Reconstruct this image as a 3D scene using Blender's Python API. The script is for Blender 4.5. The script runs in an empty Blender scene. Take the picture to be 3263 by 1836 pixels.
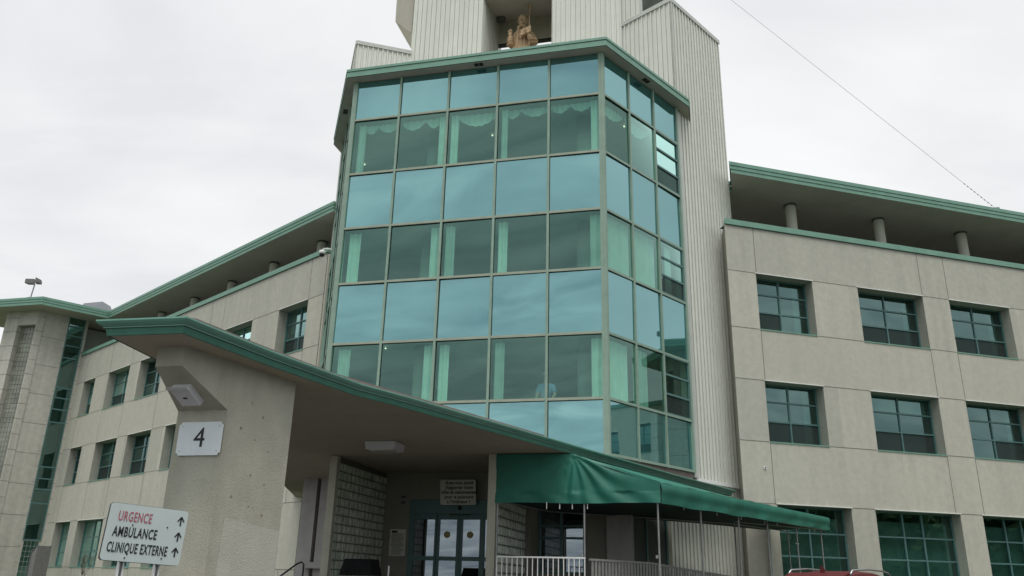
import bpy, bmesh, math, random
from mathutils import Vector, Matrix
random.seed(7)
sc = bpy.context.scene
COL = sc.collection
R = math.radians
pi = math.pi

# ------------------------------------------------------------------ materials
def newmat(name):
    m = bpy.data.materials.new(name); m.use_nodes = True
    nt = m.node_tree; nt.nodes.clear()
    out = nt.nodes.new('ShaderNodeOutputMaterial')
    return m, nt, out
def N(nt, t, **kw):
    n = nt.nodes.new(t)
    for k, v in kw.items():
        if k.startswith('i_'):
            n.inputs[k[2:].replace('_', ' ')].default_value = v
        else: setattr(n, k, v)
    return n
def rgba(c): return (c[0], c[1], c[2], 1)
def mixc(nt, fac, a, b, mode='MIX'):
    n = nt.nodes.new('ShaderNodeMix'); n.data_type = 'RGBA'; n.blend_type = mode
    def put(s, v):
        if hasattr(v, 'is_output') or isinstance(v, bpy.types.NodeSocket): nt.links.new(v, s)
        elif isinstance(v, (int, float)): s.default_value = v
        else: s.default_value = rgba(v)
    put(n.inputs[0], fac); put(n.inputs[6], a); put(n.inputs[7], b)
    return n.outputs[2]
def ramp(nt, src, p0, p1, c0=(0,0,0), c1=(1,1,1)):
    r = nt.nodes.new('ShaderNodeValToRGB'); r.color_ramp.elements[0].position = p0; r.color_ramp.elements[1].position = p1
    r.color_ramp.elements[0].color = rgba(c0); r.color_ramp.elements[1].color = rgba(c1)
    nt.links.new(src, r.inputs[0]); return r.outputs[0]
def noise(nt, scale, detail=4, vec=None, rough=.55, stretch=None):
    tc = nt.nodes.new('ShaderNodeTexCoord'); mp = nt.nodes.new('ShaderNodeMapping')
    nt.links.new(tc.outputs['Object'], mp.inputs[0])
    if stretch: mp.inputs['Scale'].default_value = stretch
    n = nt.nodes.new('ShaderNodeTexNoise'); n.inputs['Scale'].default_value = scale
    n.inputs['Detail'].default_value = detail; n.inputs['Roughness'].default_value = rough
    nt.links.new(mp.outputs[0], n.inputs['Vector']); return n.outputs['Fac']
def surface(name, col, rough=.8, var=.12, scale=6, streak=0.0, bump=0.0, bscale=60, metal=0, dirt=None, spec=.4, speck=0):
    m, nt, out = newmat(name)
    b = N(nt, 'ShaderNodeBsdfPrincipled'); b.inputs['Roughness'].default_value = rough
    b.inputs['Metallic'].default_value = metal; b.inputs['Specular IOR Level'].default_value = spec
    lo = tuple(c*(1-var) for c in col); hi = tuple(min(1, c*(1+var)) for c in col)
    c = mixc(nt, ramp(nt, noise(nt, scale), .3, .7), lo, hi)
    if streak:
        s = ramp(nt, noise(nt, 1.0, 5, stretch=(2.6, 2.6, .13), rough=.65), .42, .72)
        c = mixc(nt, s, c, mixc(nt, streak, c, dirt or (.12, .12, .10)))
        s2 = ramp(nt, noise(nt, .35, 3), .45, .75)
        c = mixc(nt, s2, c, mixc(nt, streak*.6, c, dirt or (.12, .12, .10)))
    if speck:
        s3 = ramp(nt, noise(nt, 55, 3), .30, .5)
        c = mixc(nt, s3, mixc(nt, speck, c, (.05, .05, .04)), c)
    nt.links.new(c, b.inputs['Base Color'])
    if bump:
        bm_ = nt.nodes.new('ShaderNodeBump'); bm_.inputs['Strength'].default_value = bump; bm_.inputs['Distance'].default_value = .01
        nt.links.new(noise(nt, bscale, 5), bm_.inputs['Height']); nt.links.new(bm_.outputs[0], b.inputs['Normal'])
    nt.links.new(b.outputs[0], out.inputs[0]); return m
def glass(name, tint, refl, rcol=(1, 1, 1), rough=.0, wave=.0, base=None, edge=True):
    """coated glazing: glossy share over a tinted see-through (or an opaque back-painted base)"""
    m, nt, out = newmat(name)
    g = N(nt, 'ShaderNodeBsdfGlossy'); g.inputs['Color'].default_value = rgba(rcol); g.inputs['Roughness'].default_value = rough
    if wave:
        bm_ = nt.nodes.new('ShaderNodeBump'); bm_.inputs['Strength'].default_value = wave; bm_.inputs['Distance'].default_value = .02
        nt.links.new(noise(nt, .9, 1), bm_.inputs['Height']); nt.links.new(bm_.outputs[0], g.inputs['Normal'])
    if base:
        t = N(nt, 'ShaderNodeBsdfDiffuse')
        c = mixc(nt, ramp(nt, noise(nt, .5, 3), .35, .65), tuple(x*.85 for x in base), base)
        nt.links.new(c, t.inputs[0])
    else:
        t = N(nt, 'ShaderNodeBsdfTransparent'); t.inputs[0].default_value = rgba(tint)
    fr = N(nt, 'ShaderNodeLayerWeight'); fr.inputs[0].default_value = .12
    ad = N(nt, 'ShaderNodeMath', operation='MAXIMUM'); ad.inputs[1].default_value = refl
    sm = N(nt, 'ShaderNodeMath', operation='ADD'); sm.inputs[1].default_value = refl*.85; sm.use_clamp = True
    nt.links.new(fr.outputs[0], sm.inputs[0]); nt.links.new(sm.outputs[0], ad.inputs[0])
    mx = N(nt, 'ShaderNodeMixShader'); nt.links.new(ad.outputs[0], mx.inputs[0])
    nt.links.new(t.outputs[0], mx.inputs[1]); nt.links.new(g.outputs[0], mx.inputs[2])
    nt.links.new(mx.outputs[0], out.inputs[0]); return m
def emit(name, col, s):
    m, nt, out = newmat(name); e = N(nt, 'ShaderNodeEmission'); e.inputs[0].default_value = rgba(col); e.inputs[1].default_value = s
    nt.links.new(e.outputs[0], out.inputs[0]); return m

M = {}
M['conc'] = surface('precast_concrete', (.485, .465, .40), .9, .05, 5, .08, .35, 90, speck=.12, spec=.2)
M['conc2'] = surface('precast_concrete_light', (.50, .478, .412), .9, .06, 5, .14, .35, 90, speck=.10, spec=.2)
M['conc3'] = surface('precast_concrete_dull', (.455, .438, .38), .9, .06, 5, .14, .35, 90, speck=.10, spec=.2)
M['concW'] = surface('precast_concrete_tower', (.50, .475, .425), .9, .08, 4, .22, .3, 90, speck=.08, spec=.2)
M['stucco'] = surface('stucco', (.45, .43, .355), .95, .08, 3, .22, .8, 45, speck=.08, spec=.15, dirt=(.16, .15, .11))
M['patch'] = surface('stucco_patch', (.50, .48, .41), .95, .05, 3, .15, .8, 45, spec=.15)
M['stain'] = surface('rust_spot', (.27, .225, .16), .95, .3, 30)
M['hole'] = surface('drill_hole', (.10, .09, .07), .95, .1, 30)
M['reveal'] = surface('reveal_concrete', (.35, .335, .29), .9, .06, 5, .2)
M['joint'] = surface('panel_joint', (.17, .16, .14), .9, .1, 20)
M['metal'] = surface('ribbed_steel_siding', (.70, .71, .645), .55, .04, 1.5, .20, 0, spec=.4, dirt=(.30, .30, .26))
M['trim'] = surface('steel_trim', (.50, .52, .48), .5, .06, 4, .1)
M['green'] = surface('green_fascia', (.165, .31, .24), .55, .07, 2.5, .16, 0, dirt=(.08, .16, .12))
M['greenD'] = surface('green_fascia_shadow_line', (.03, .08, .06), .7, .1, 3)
M['gutter'] = surface('green_gutter', (.14, .32, .25), .32, .08, 2, .15, 0, spec=.6, dirt=(.07, .17, .13))
M['greenF'] = surface('dark_green_fascia', (.065, .20, .148), .5, .1, 2.5, .2, 0, dirt=(.03, .10, .08))
M['frame'] = surface('teal_window_frame', (.085, .17, .165), .45, .08, 5)
M['mull'] = surface('curtain_wall_mullion', (.235, .33, .265), .45, .10, 3, .15, dirt=(.13, .16, .12))
M['mullh'] = surface('curtain_wall_transom', (.30, .33, .26), .45, .10, 3)
M['gasket'] = surface('gasket', (.02, .03, .028), .8, .1, 5)
M['soffit'] = surface('soffit_stucco', (.45, .42, .365), .95, .06, 1.2, .12, .3, 60, spec=.1)
M['soffitC'] = surface('canopy_soffit', (.42, .37, .285), .95, .05, .7, .12, .3, 70, spec=.1)
M['white'] = surface('white_ceiling', (.62, .62, .58), .9, .05, 2)
M['dark'] = surface('dark_interior', (.10, .11, .10), .95, .2, 1)
M['inter'] = surface('interior_wall', (.34, .35, .32), .95, .15, .8)
M['column'] = surface('painted_column', (.55, .53, .47), .85, .05, 3, .1)
M['curt'] = surface('white_curtain', (.80, .80, .76), .95, .06, 3, .15)
M['blind'] = surface('window_blind', (.55, .58, .52), .9, .1, 2)
def screenmat():
    m, nt, out = newmat('insect_screen')
    d = N(nt, 'ShaderNodeBsdfDiffuse'); d.inputs[0].default_value = (.045, .055, .052, 1)
    t = N(nt, 'ShaderNodeBsdfTransparent'); t.inputs[0].default_value = (.9, .95, .93, 1)
    mx = N(nt, 'ShaderNodeMixShader'); mx.inputs[0].default_value = .68
    nt.links.new(t.outputs[0], mx.inputs[1]); nt.links.new(d.outputs[0], mx.inputs[2]); nt.links.new(mx.outputs[0], out.inputs[0]); return m
M['screen'] = screenmat()
M['roofb'] = surface('roof_gravel', (.22, .21, .20), .95, .2, 12)
M['curb'] = surface('brown_roof_curb', (.20, .165, .155), .8, .2, 2, .3)
M['blackm'] = surface('black_metal', (.015, .015, .016), .5, .2, 5)
M['steel'] = surface('galvanised_steel', (.27, .28, .27), .5, .12, 9, metal=.6)
M['wht'] = surface('white_paint', (.72, .72, .70), .5, .05, 5)
M['lampw'] = surface('lamp_housing', (.62, .60, .62), .4, .06, 5)
M['lens'] = surface('lamp_lens', (.55, .52, .44), .25, .1, 30)
M['signw'] = surface('sign_white', (.74, .77, .80), .35, .05, 3, .08)
M['signg'] = surface('sign_pale_green', (.49, .55, .535), .35, .05, 3, .12)
M['signc'] = surface('sign_cream', (.60, .58, .50), .45, .06, 3, .08)
M['ink'] = surface('black_lettering', (.012, .012, .013), .5, .2, 8)
M['redink'] = surface('faded_red_lettering', (.36, .10, .13), .6, .25, 25)
M['gold'] = surface('gold_sticker', (.34, .28, .10), .5, .1, 12)
M['asph'] = surface('asphalt', (.055, .055, .056), .9, .2, 3, bump=.4, bscale=80)
M['walk'] = surface('concrete_paving', (.14, .135, .125), .9, .12, 2, bump=.2)
M['grass'] = surface('lawn', (.06, .09, .035), .95, .3, 4)
M['clay'] = surface('terracotta_statue', (.60, .42, .26), .85, .22, 9, .45, .6, 22, dirt=(.13, .09, .06))
M['awn'] = surface('green_awning_fabric', (.007, .125, .082), .55, .20, 1.6, .25, .35, 7, spec=.5, dirt=(.02, .16, .12))
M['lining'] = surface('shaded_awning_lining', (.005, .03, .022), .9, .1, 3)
M['red'] = surface('red_car_paint', (.075, .005, .007), .5, .05, 3, spec=.2)
M['binb'] = surface('bin_plastic', (.012, .012, .013), .9, .2, 5, spec=.1)
M['lamphead'] = surface('weathered_lamp_head', (.16, .155, .15), .6, .15, 8)
M['rubber'] = surface('tyre_rubber', (.02, .02, .02), .85, .1, 10)
M['chrome'] = surface('silver_rail', (.40, .41, .42), .3, .05, 5, metal=.8)
M['carglass'] = glass('car_glass', (.1, .12, .12), .12, base=(.012, .014, .015))
M['taill'] = surface('tail_light', (.35, .01, .01), .2, .1, 10)
M['skin'] = surface('skin', (.50, .32, .24), .7, .08, 10)
M['shirt'] = surface('blue_shirt', (.22, .33, .55), .9, .1, 6)
M['hair'] = surface('grey_hair', (.25, .22, .20), .9, .2, 30)
M['pants'] = surface('dark_trousers', (.04, .04, .05), .9, .1, 6)
M['bark'] = surface('bark', (.10, .075, .055), .95, .2, 12)
M['wood'] = surface('grey_picket', (.24, .235, .22), .85, .15, 8, .2)
M['lav'] = surface('grey_stone', (.42, .39, .385), .9, .07, 4, .2, .3, 80)
M['skyl'] = surface('grey_skylight_panel', (.17, .185, .205), .35, .08, 2)
M['gv'] = glass('vision_glass', (.52, .80, .70), .16, (.55, .88, .80), wave=.015)
M['gs'] = glass('spandrel_glass', None, .50, (.43, .73, .755), rough=.02, wave=.07, base=(.032, .115, .11))
M['gw'] = glass('office_glass', (.28, .48, .44), .19, (.62, .95, .92), wave=.02)
M['gd'] = glass('door_glass', (.30, .36, .36), .25, (.80, .90, 1.0), wave=.01)
M['gblk'] = None
def glassblock():
    m, nt, out = newmat('glass_block')
    b = N(nt, 'ShaderNodeBsdfPrincipled'); b.inputs['Roughness'].default_value = .12; b.inputs['Specular IOR Level'].default_value = .8
    c = mixc(nt, ramp(nt, noise(nt, 3, 4, rough=.7, stretch=(9, 9, 1.2)), .42, .60), (.30, .33, .25), (.74, .78, .64))  # pale upright streaks in the colour imitate glints on the blocks
    nt.links.new(c, b.inputs['Base Color'])
    bm_ = nt.nodes.new('ShaderNodeBump'); bm_.inputs['Strength'].default_value = .8; bm_.inputs['Distance'].default_value = .03
    nt.links.new(noise(nt, 16, 3), bm_.inputs['Height']); nt.links.new(bm_.outputs[0], b.inputs['Normal'])
    nt.links.new(b.outputs[0], out.inputs[0]); return m
M['gblk'] = glassblock()
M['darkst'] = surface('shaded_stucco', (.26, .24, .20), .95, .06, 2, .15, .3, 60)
M['rib_shade'] = surface('siding_rib_shade', (.42, .42, .375), .8, .1, 4)  # darker siding colour on the rib flanks, painted shade beside each rib
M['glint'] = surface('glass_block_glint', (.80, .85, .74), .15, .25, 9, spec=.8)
M['gblk2'] = surface('weathered_glass_block', (.24, .245, .205), .3, .35, 1.6, .3, spec=.6)
M['grout2'] = surface('pale_grout', (.33, .32, .28), .9, .15, 6)
M['grout'] = surface('grout', (.13, .13, .10), .9, .15, 10)

# ------------------------------------------------------------------ mesh builder
class MB:
    def __init__(self): self.v = []; self.f = []; self.mi = []; self.mats = []
    def slot(self, m):
        if m not in self.mats: self.mats.append(m)
        return self.mats.index(m)
    def face(self, pts, m):
        i = len(self.v); self.v += [tuple(p) for p in pts]; self.f.append(tuple(range(i, i+len(pts)))); self.mi.append(self.slot(m))
    def hull(self, a, b, m, capm=None):
        """prism between two matching rings a,b"""
        n = len(a); i = len(self.v); self.v += [tuple(p) for p in a]+[tuple(p) for p in b]; s = self.slot(m)
        for k in range(n):
            j = (k+1) % n; self.f.append((i+k, i+j, i+n+j, i+n+k)); self.mi.append(s)
        c = self.slot(capm or m)
        self.f.append(tuple(range(i+n-1, i-1, -1))); self.mi.append(c)
        self.f.append(tuple(range(i+n, i+2*n))); self.mi.append(c)
    def box(self, x0, x1, y0, y1, z0, z1, m, tf=None):
        tf = tf or (lambda x, y, z: (x, y, z))
        a = [tf(x0, y0, z0), tf(x1, y0, z0), tf(x1, y1, z0), tf(x0, y1, z0)]
        b = [tf(x0, y0, z1), tf(x1, y0, z1), tf(x1, y1, z1), tf(x0, y1, z1)]
        self.hull(a, b, m)
    def prism(self, poly, z0, z1, m, capm=None):
        self.hull([(x, y, z0) for x, y in poly], [(x, y, z1) for x, y in poly], m, capm)
    def tube(self, pts, r, m, n=8, r2=None):
        pts = [Vector(p) for p in pts]; rings = []
        for k, p in enumerate(pts):
            d = (pts[min(k+1, len(pts)-1)]-pts[max(k-1, 0)]).normalized()
            up = Vector((0, 0, 1)) if abs(d.z) < .95 else Vector((1, 0, 0))
            s = d.cross(up).normalized(); t = s.cross(d)
            rr = r if r2 is None else r+(r2-r)*k/(len(pts)-1)
            rings.append([p+s*math.cos(2*pi*j/n)*rr+t*math.sin(2*pi*j/n)*rr for j in range(n)])
        i = len(self.v); s_ = self.slot(m)
        for g in rings: self.v += [tuple(q) for q in g]
        for k in range(len(pts)-1):
            for j in range(n):
                a = i+k*n; b = a+n; j2 = (j+1) % n; self.f.append((a+j, a+j2, b+j2, b+j)); self.mi.append(s_)
        self.f.append(tuple(i+j for j in range(n))[::-1]); self.mi.append(s_)
        e = i+(len(pts)-1)*n; self.f.append(tuple(e+j for j in range(n))); self.mi.append(s_)
    def cyl(self, x, y, z0, z1, r, m, n=20, r2=None): self.tube([(x, y, z0), (x, y, z1)], r, m, n, r2)
    def ball(self, c, rx, ry, rz, m, nu=14, nv=9):
        i = len(self.v); s = self.slot(m)
        for a in range(nv+1):
            t = pi*a/nv
            for b in range(nu):
                q = 2*pi*b/nu; self.v.append((c[0]+rx*math.sin(t)*math.cos(q), c[1]+ry*math.sin(t)*math.sin(q), c[2]+rz*math.cos(t)))
        for a in range(nv):
            for b in range(nu):
                b2 = (b+1) % nu; self.f.append((i+a*nu+b, i+a*nu+b2, i+(a+1)*nu+b2, i+(a+1)*nu+b)); self.mi.append(s)
    def build(self, name, parent=None, smooth=False, label=None):
        me = bpy.data.meshes.new(name); me.from_pydata(self.v, [], self.f)
        for m in self.mats: me.materials.append(m)
        me.polygons.foreach_set('material_index', self.mi)
        bm = bmesh.new(); bm.from_mesh(me)
        if smooth: bmesh.ops.remove_doubles(bm, verts=bm.verts, dist=1e-5)
        bmesh.ops.recalc_face_normals(bm, faces=bm.faces)
        bm.to_mesh(me); bm.free()
        if smooth:
            for p in me.polygons: p.use_smooth = True
        o = bpy.data.objects.new(name, me); COL.objects.link(o)
        if parent: o.parent = parent
        if label: o['label'] = label
        return o
def tag(o, label, cat, group=None, kind=None):
    if label: o['label'] = label
    if cat: o['category'] = cat
    if group: o['group'] = group
    if kind: o['kind'] = kind
    return o
ROOT0 = Vector((-1.399, 22.846, 0)); RZ = R(-14)
def thing(name, label, cat, loc=(0, 0, 0), rz=0, group=None):
    """an Empty placed in the building's axes (x right along the glazed front, y inwards)"""
    o = bpy.data.objects.new(name, None); COL.objects.link(o); o.empty_display_size = .3
    c, s = math.cos(RZ), math.sin(RZ)
    o.location = (ROOT0.x+loc[0]*c-loc[1]*s, ROOT0.y+loc[0]*s+loc[1]*c, loc[2]); o.rotation_euler = (0, 0, RZ+rz)
    return tag(o, label, cat, group)
class Fr:
    """facade frame: u along, w outward, z up"""
    def __init__(s, x, y, deg): s.x, s.y = x, y; a = R(deg); s.t = (math.cos(a), math.sin(a)); s.n = (math.sin(a), -math.cos(a)); s.a = a
    def __call__(s, u, w, z): return (s.x+u*s.t[0]+w*s.n[0], s.y+u*s.t[1]+w*s.n[1], z)
    def xy(s, u, w): return s(u, w, 0)[:2]
def text(body, size, mat, name, parent, loc, rot, extrude=.002, offset=0, align='CENTER', xs=1.0, sp=1.0):
    cu = bpy.data.curves.new(name, 'FONT'); cu.body = body; cu.size = size; cu.extrude = extrude; cu.offset = offset
    cu.align_x = align; cu.align_y = 'CENTER'; cu.resolution_u = 3; cu.space_character = sp
    t = bpy.data.objects.new(name+'_curve', cu); COL.objects.link(t)
    dg = bpy.context.evaluated_depsgraph_get(); dg.update()
    me = bpy.data.meshes.new_from_object(t.evaluated_get(dg)); bpy.data.objects.remove(t)
    me.materials.clear(); me.materials.append(mat); me.name = name
    o = bpy.data.objects.new(name, me); COL.objects.link(o); o.parent = parent
    o.location = loc; o.rotation_euler = rot; o.scale = (xs, 1, 1)
    return o

# ================================================================== THE HOSPITAL
HB = thing('hospital_building', 'pale concrete hospital with teal glass bay, ribbed metal tower, green eaves and two angled wings', 'building')
FF = Fr(4.15, 0, 0)        # bay front, u -8.3..0
FRt = Fr(4.15, 0, 60)      # bay right face, u 0..4.3
FLt = Fr(-6.3, 3.724, -60) # bay left face, u 0..4.3
ROWS = [4.86, 6.36, 8.21, 10.13, 11.99, 13.90, 15.90, 17.38]
VIS = {1, 3, 5}
def wavy_curtain(F, u0, u1, z0, z1, w, parent, amp=.035, per=.16, m=None, name='curtain'):
    b = MB(); n = max(6, int((u1-u0)/.03)); m = m or M['curt']
    pts = [(u0+(u1-u0)*k/n, w+amp*math.sin(2*pi*(u1-u0)*k/n/per+1.3*math.sin(k*.31))) for k in range(n+1)]
    for k in range(n):
        a, c = pts[k], pts[k+1]
        b.face([F(a[0], a[1], z0), F(c[0], c[1], z0), F(c[0], c[1], z1), F(a[0], a[1], z1)], m)
    return b.build(name, parent, smooth=True)
def swag(F, u0, u1, z1, parent, sags=((0, 1),), w=-.22, top=.22, dep=.30):
    b = MB(); n = 36
    def bot(t):
        for a, c in sags:
            if a <= t <= c:
                s = (t-a)/(c-a); return z1-top-dep*math.sin(pi*s)**.8
        return z1-top
    for k in range(n):
        t0, t1 = k/n, (k+1)/n; ua, ub = u0+(u1-u0)*t0, u0+(u1-u0)*t1
        wa = w+.02*math.sin(k*1.1); wb = w+.02*math.sin((k+1)*1.1)
        b.face([F(ua, wa, bot(t0)), F(ub, wb, bot(t1)), F(ub, wb, z1-.12), F(ua, wa, z1-.12)], M['curt'])
    return b.build('valance', parent)
def vblinds(F, u0, u1, z0, z1, parent, w=-.14, step=.105, ang=.9):
    b = MB(); u = u0
    while u < u1:
        du = .045*math.cos(ang); dw = .045*math.sin(ang)
        b.face([F(u-du, w-dw, z0), F(u+du, w+dw, z0), F(u+du, w+dw, z1), F(u-du, w-dw, z1)], M['curt']); u += step
    return b.build('vertical_blind', parent)
def bay_face(F, cuts, side):
    # frame
    fm = MB(); hm = M['mullh'] if side == 'front' else M['mull']
    for i, u in enumerate(cuts):
        hw = .055 if i in (0, len(cuts)-1) else .036
        a, c = u-hw, u+hw
        if i == 0: a, c = u+.002, u+.10
        if i == len(cuts)-1: a, c = u-.10, u-.002
        fm.box(a, c, -.08, .045, ROWS[0]-.05, ROWS[-1]-.01, M['mull'], F)
        if 0 < i < len(cuts)-1:
            fm.box(c+.001, c+.012, -.05, .012, ROWS[0], ROWS[-1]-.01, M['gasket'], F)
    for j, z in enumerate(ROWS[:-1]):
        for i in range(len(cuts)-1):
            a = cuts[i]+(.10 if i == 0 else .036); c = cuts[i+1]-(.10 if i == len(cuts)-2 else .036)
            fm.box(a, c, -.08, .038, z-.036, z+.036, hm, F)
            if j: fm.box(a+.012, c-.001, -.05, .010, z-.052, z-.037, M['gasket'], F)
    # metal expansion covers on mullions
    frm = fm.build('mullion_frame', HB)
    for j in range(len(ROWS)-1):
        for i in range(len(cuts)-1):
            a, c = cuts[i]+.02, cuts[i+1]-.02; z0, z1 = ROWS[j]+.01, ROWS[j+1]-.01
            b = MB(); tw = random.uniform(-.010, .010); tz = random.uniform(-.014, .014)
            mat = M['gv'] if j in VIS else M['gs']
            b.face([F(a, -.012+tw, z0), F(c, -.012-tw, z0), F(c, -.012-tw+tz, z1), F(a, -.012+tw+tz, z1)], mat)
            b.build('window_pane' if j in VIS else 'spandrel_panel', HB)
            if j not in VIS:
                k = MB(); k.box(a, c, -.12, -.09, z0, z1, M['dark'], F)
                # insulated back pan sits behind the spandrel glass
    return frm
UF = [-8.30, -6.65, -4.98, -3.33, -1.66, 0.0]
UR = [0, 1.40, 2.80, 4.28]
frF = bay_face(FF, UF, 'front'); frR = bay_face(FRt, UR, 'side'); frL = bay_face(FLt, [4.3-u for u in UR[::-1]], 'side')
# corner posts
for (x, y) in ((4.15, 0), (-4.15, 0)):
    cp = MB(); cp.cyl(x, y+.03, ROWS[0]-.05, ROWS[-1], .085, M['mull'], 10); cp.build('corner_post', HB)
# operable sashes in the last bay of the side faces
for F, a, c in ((FRt, 2.80+.04, 4.28-.12), (FLt, .12, 1.48)):
    for j in (1, 3, 5):
        z0, z1 = ROWS[j]+.04, ROWS[j+1]-.04; b = MB(); h = (z1-z0)/3
        for k in range(4):
            zz = z0+h*k; b.box(a, c, -.008, .03, max(z0, zz-.03), min(z1, zz+.03), M['frame'], F)
        b.box(a, a+.04, -.007, .028, z0, z1, M['frame'], F); b.box(c-.04, c, -.007, .028, z0, z1, M['frame'], F)
        sash = b.build('opening_sash', HB)
        s = MB(); s.face([F(a+.04, -.004, z0+.03), F(c-.04, -.004, z0+.03), F(c-.04, -.004, z0+h-.03), F(a+.04, -.004, z0+h-.03)], M['screen']); s.build('insect_screen', sash)
# curtains
def cur(F, i, j, f0, f1, cuts, nm='c'):
    a, c = cuts[i]+.06, cuts[i+1]-.06; z0, z1 = ROWS[j]+.02, ROWS[j+1]-.12
    wavy_curtain(F, a+(c-a)*f0, a+(c-a)*f1, z0, z1, -.16, HB)
for j in (1, 3):
    for i, f0, f1 in ((0, .12, .38), (1, .80, .99), (2, .03, .22), (3, .04, .22), (4, .76, .97)): cur(FF, i, j, f0, f1, UF)
for i, f0, f1 in ((0, .10, .26), (1, .84, .99), (2, .02, .18), (3, .04, .17), (4, .80, .95)): cur(FF, i, 5, f0, f1, UF)
swag(FF, UF[0]+.35, UF[1]-.05, ROWS[6], HB, ((0, .42), (.42, 1)), dep=.22)
swag(FF, UF[1]+.05, UF[2]-.2, ROWS[6], HB, ((0, .55), (.6, .95)), dep=.24)
swag(FF, UF[2]+.3, UF[3]-.02, ROWS[6], HB, ((0, 1),), dep=.34)
swag(FF, UF[3]+.25, UF[4]-.02, ROWS[6], HB, ((0, .32), (.36, 1)), dep=.22)
swag(FF, UF[4]+.02, UF[5]-.35, ROWS[6], HB, ((0, .45), (.5, 1)), dep=.20)
swag(FRt, UR[0]+.12, UR[1]-.05, ROWS[6], HB, ((0, 1),), dep=.30)
swag(FRt, UR[1]+.06, UR[2]-.10, ROWS[6], HB, ((0, 1),), dep=.34)
cur(FRt, 0, 1, .05, .85, UR); cur(FRt, 1, 1, .0, .55, UR)
vblinds(FRt, .15, 1.32, ROWS[3], ROWS[4]-.1, HB); vblinds(FRt, 1.5, 2.72, ROWS[3], ROWS[4]-.1, HB)
cur(FRt, 2, 3, .35, .6, UR); swag(FRt, UR[2]+.08, UR[3]-.15, ROWS[6], HB, ((0, 1),), dep=.3); cur(FRt, 2, 5, .25, .7, UR)
vblinds(FLt, .2, 4.1, ROWS[3], ROWS[4]-.1, HB)
# interior of the bay
foot = [(-6.25, 3.7), (-4.12, .03), (4.12, .03), (6.25, 3.7), (6.25, 4.6), (-6.25, 4.6)]
def inset_bay(d): return [(-6.1, 3.68), (-4.15+d*.62, d), (4.15-d*.62, d), (6.1, 3.68), (6.1, 8.5), (-6.1, 8.5)]
for z in (5.45, 9.22, 12.99):
    b = MB(); b.prism(inset_bay(.14), z-.75, z, M['white']); b.build('floor_slab', HB)
b = MB(); b.prism(inset_bay(.14), 16.02, 16.25, M['white']); b.build('ceiling_slab', HB)
b = MB()
b.box(-6.2, 6.2, 7.0, 7.15, 4.6, 17.2, M['inter']); b.build('interior_wall', HB)
for x0 in (6.12, -6.22):
    b = MB(); b.box(x0, x0+.1, 3.80, 7.0, 4.6, 17.2, M['inter']); b.build('interior_wall', HB)
for (x, y) in ((3.35, 1.5), (-1.75, 1.5)):
    for z0, z1 in ((5.45, 8.45), (9.22, 12.22), (12.99, 16.0)):
        b = MB(); b.cyl(x, y, z0, z1, .24, M['column']); b.build('interior_column', HB, True)
for (x, y, z) in ((-2.9, 1.3, 8.42), (.15, 1.9, 15.98), (-5.0, 3.0, 15.98), (4.6, 2.2, 15.98)):
    b = MB(); b.cyl(x, y, z-.03, z, .028, emit('lit_lamp', (1, .88, .68), 1.6)); b.build('ceiling_lamp', HB, label=None)
# bay roof
def offs(poly, d):
    """inset a CCW polygon by d (negative: outwards)"""
    n = len(poly); out = []
    for i in range(n):
        p0, p1, p2 = Vector(poly[i-1]), Vector(poly[i]), Vector(poly[(i+1) % n])
        e1 = (p1-p0).normalized(); e2 = (p2-p1).normalized()
        n1 = Vector((-e1.y, e1.x)); n2 = Vector((-e2.y, e2.x)); bi = n1+n2
        k = d/max(.25, 1+n1.dot(n2)); out.append((p1.x+bi.x*k, p1.y+bi.y*k))
    return out
def ringroof(poly, levels, mtop, msoff, name, parent):
    """levels: (inset, z, mat of the band that goes from this level down to the next)"""
    b = MB(); rings = [[(x, y, z) for x, y in offs(poly, d)] for d, z, _ in levels]
    n = len(poly)
    for k in range(len(rings)-1):
        for i in range(n):
            j = (i+1) % n
            b.face([rings[k][i], rings[k][j], rings[k+1][j], rings[k+1][i]], levels[k][2])
    b.face(rings[0], mtop); b.face(rings[-1][::-1], msoff)
    return b.build(name, parent)
bayroof = [(-6.75, 4.9), (-6.75, 3.72), (-4.36, -.36), (4.36, -.36), (6.75, 3.72), (6.75, 4.9)]
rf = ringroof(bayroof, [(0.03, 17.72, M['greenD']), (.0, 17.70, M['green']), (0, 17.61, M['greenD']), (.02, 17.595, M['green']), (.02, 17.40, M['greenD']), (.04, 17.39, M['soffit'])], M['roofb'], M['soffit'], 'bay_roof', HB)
for F, u in ((FF, -4.1), (FRt, 2.05), (FLt, 2.2)):
    b = MB()
    for k in (0, .16): b.box(u+k, u+k+.13, .10, .25, 17.372, 17.386, M['blackm'], F)
    b.build('soffit_vent', rf)

# ------------------------------------------------------------------ ribbed metal
def ribbed(F, u0, u1, z0, z1, parent, name='metal_siding', ztop=None, w=0, step=.205, caps=True):
    b = MB(); n = max(1, round((u1-u0)/step)); st = (u1-u0)/n
    prof = []
    for k in range(n):
        a = u0+k*st; prof += [(a, 0), (a+st*.56, 0), (a+st*.62, .038), (a+st*.86, .038), (a+st*.93, 0)]
    prof.append((u1, 0)); zt = ztop or (lambda u: z1)
    for (a, wa), (c, wc) in zip(prof[:-1], prof[1:]):
        if c-a < 1e-6: continue
        b.face([F(a, w+wa, z0), F(c, w+wc, z0), F(c, w+wc, zt(c)), F(a, w+wa, zt(a))], M['rib_shade'] if abs(wa-wc) > .01 else M['metal'])
    return b.build(name, parent)
def MX(F, mir):  # mirrored facade callable
    if not mir: return F
    return lambda u, w, z: (lambda p: (-p[0], p[1], p[2]))(F(u, w, z))
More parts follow.
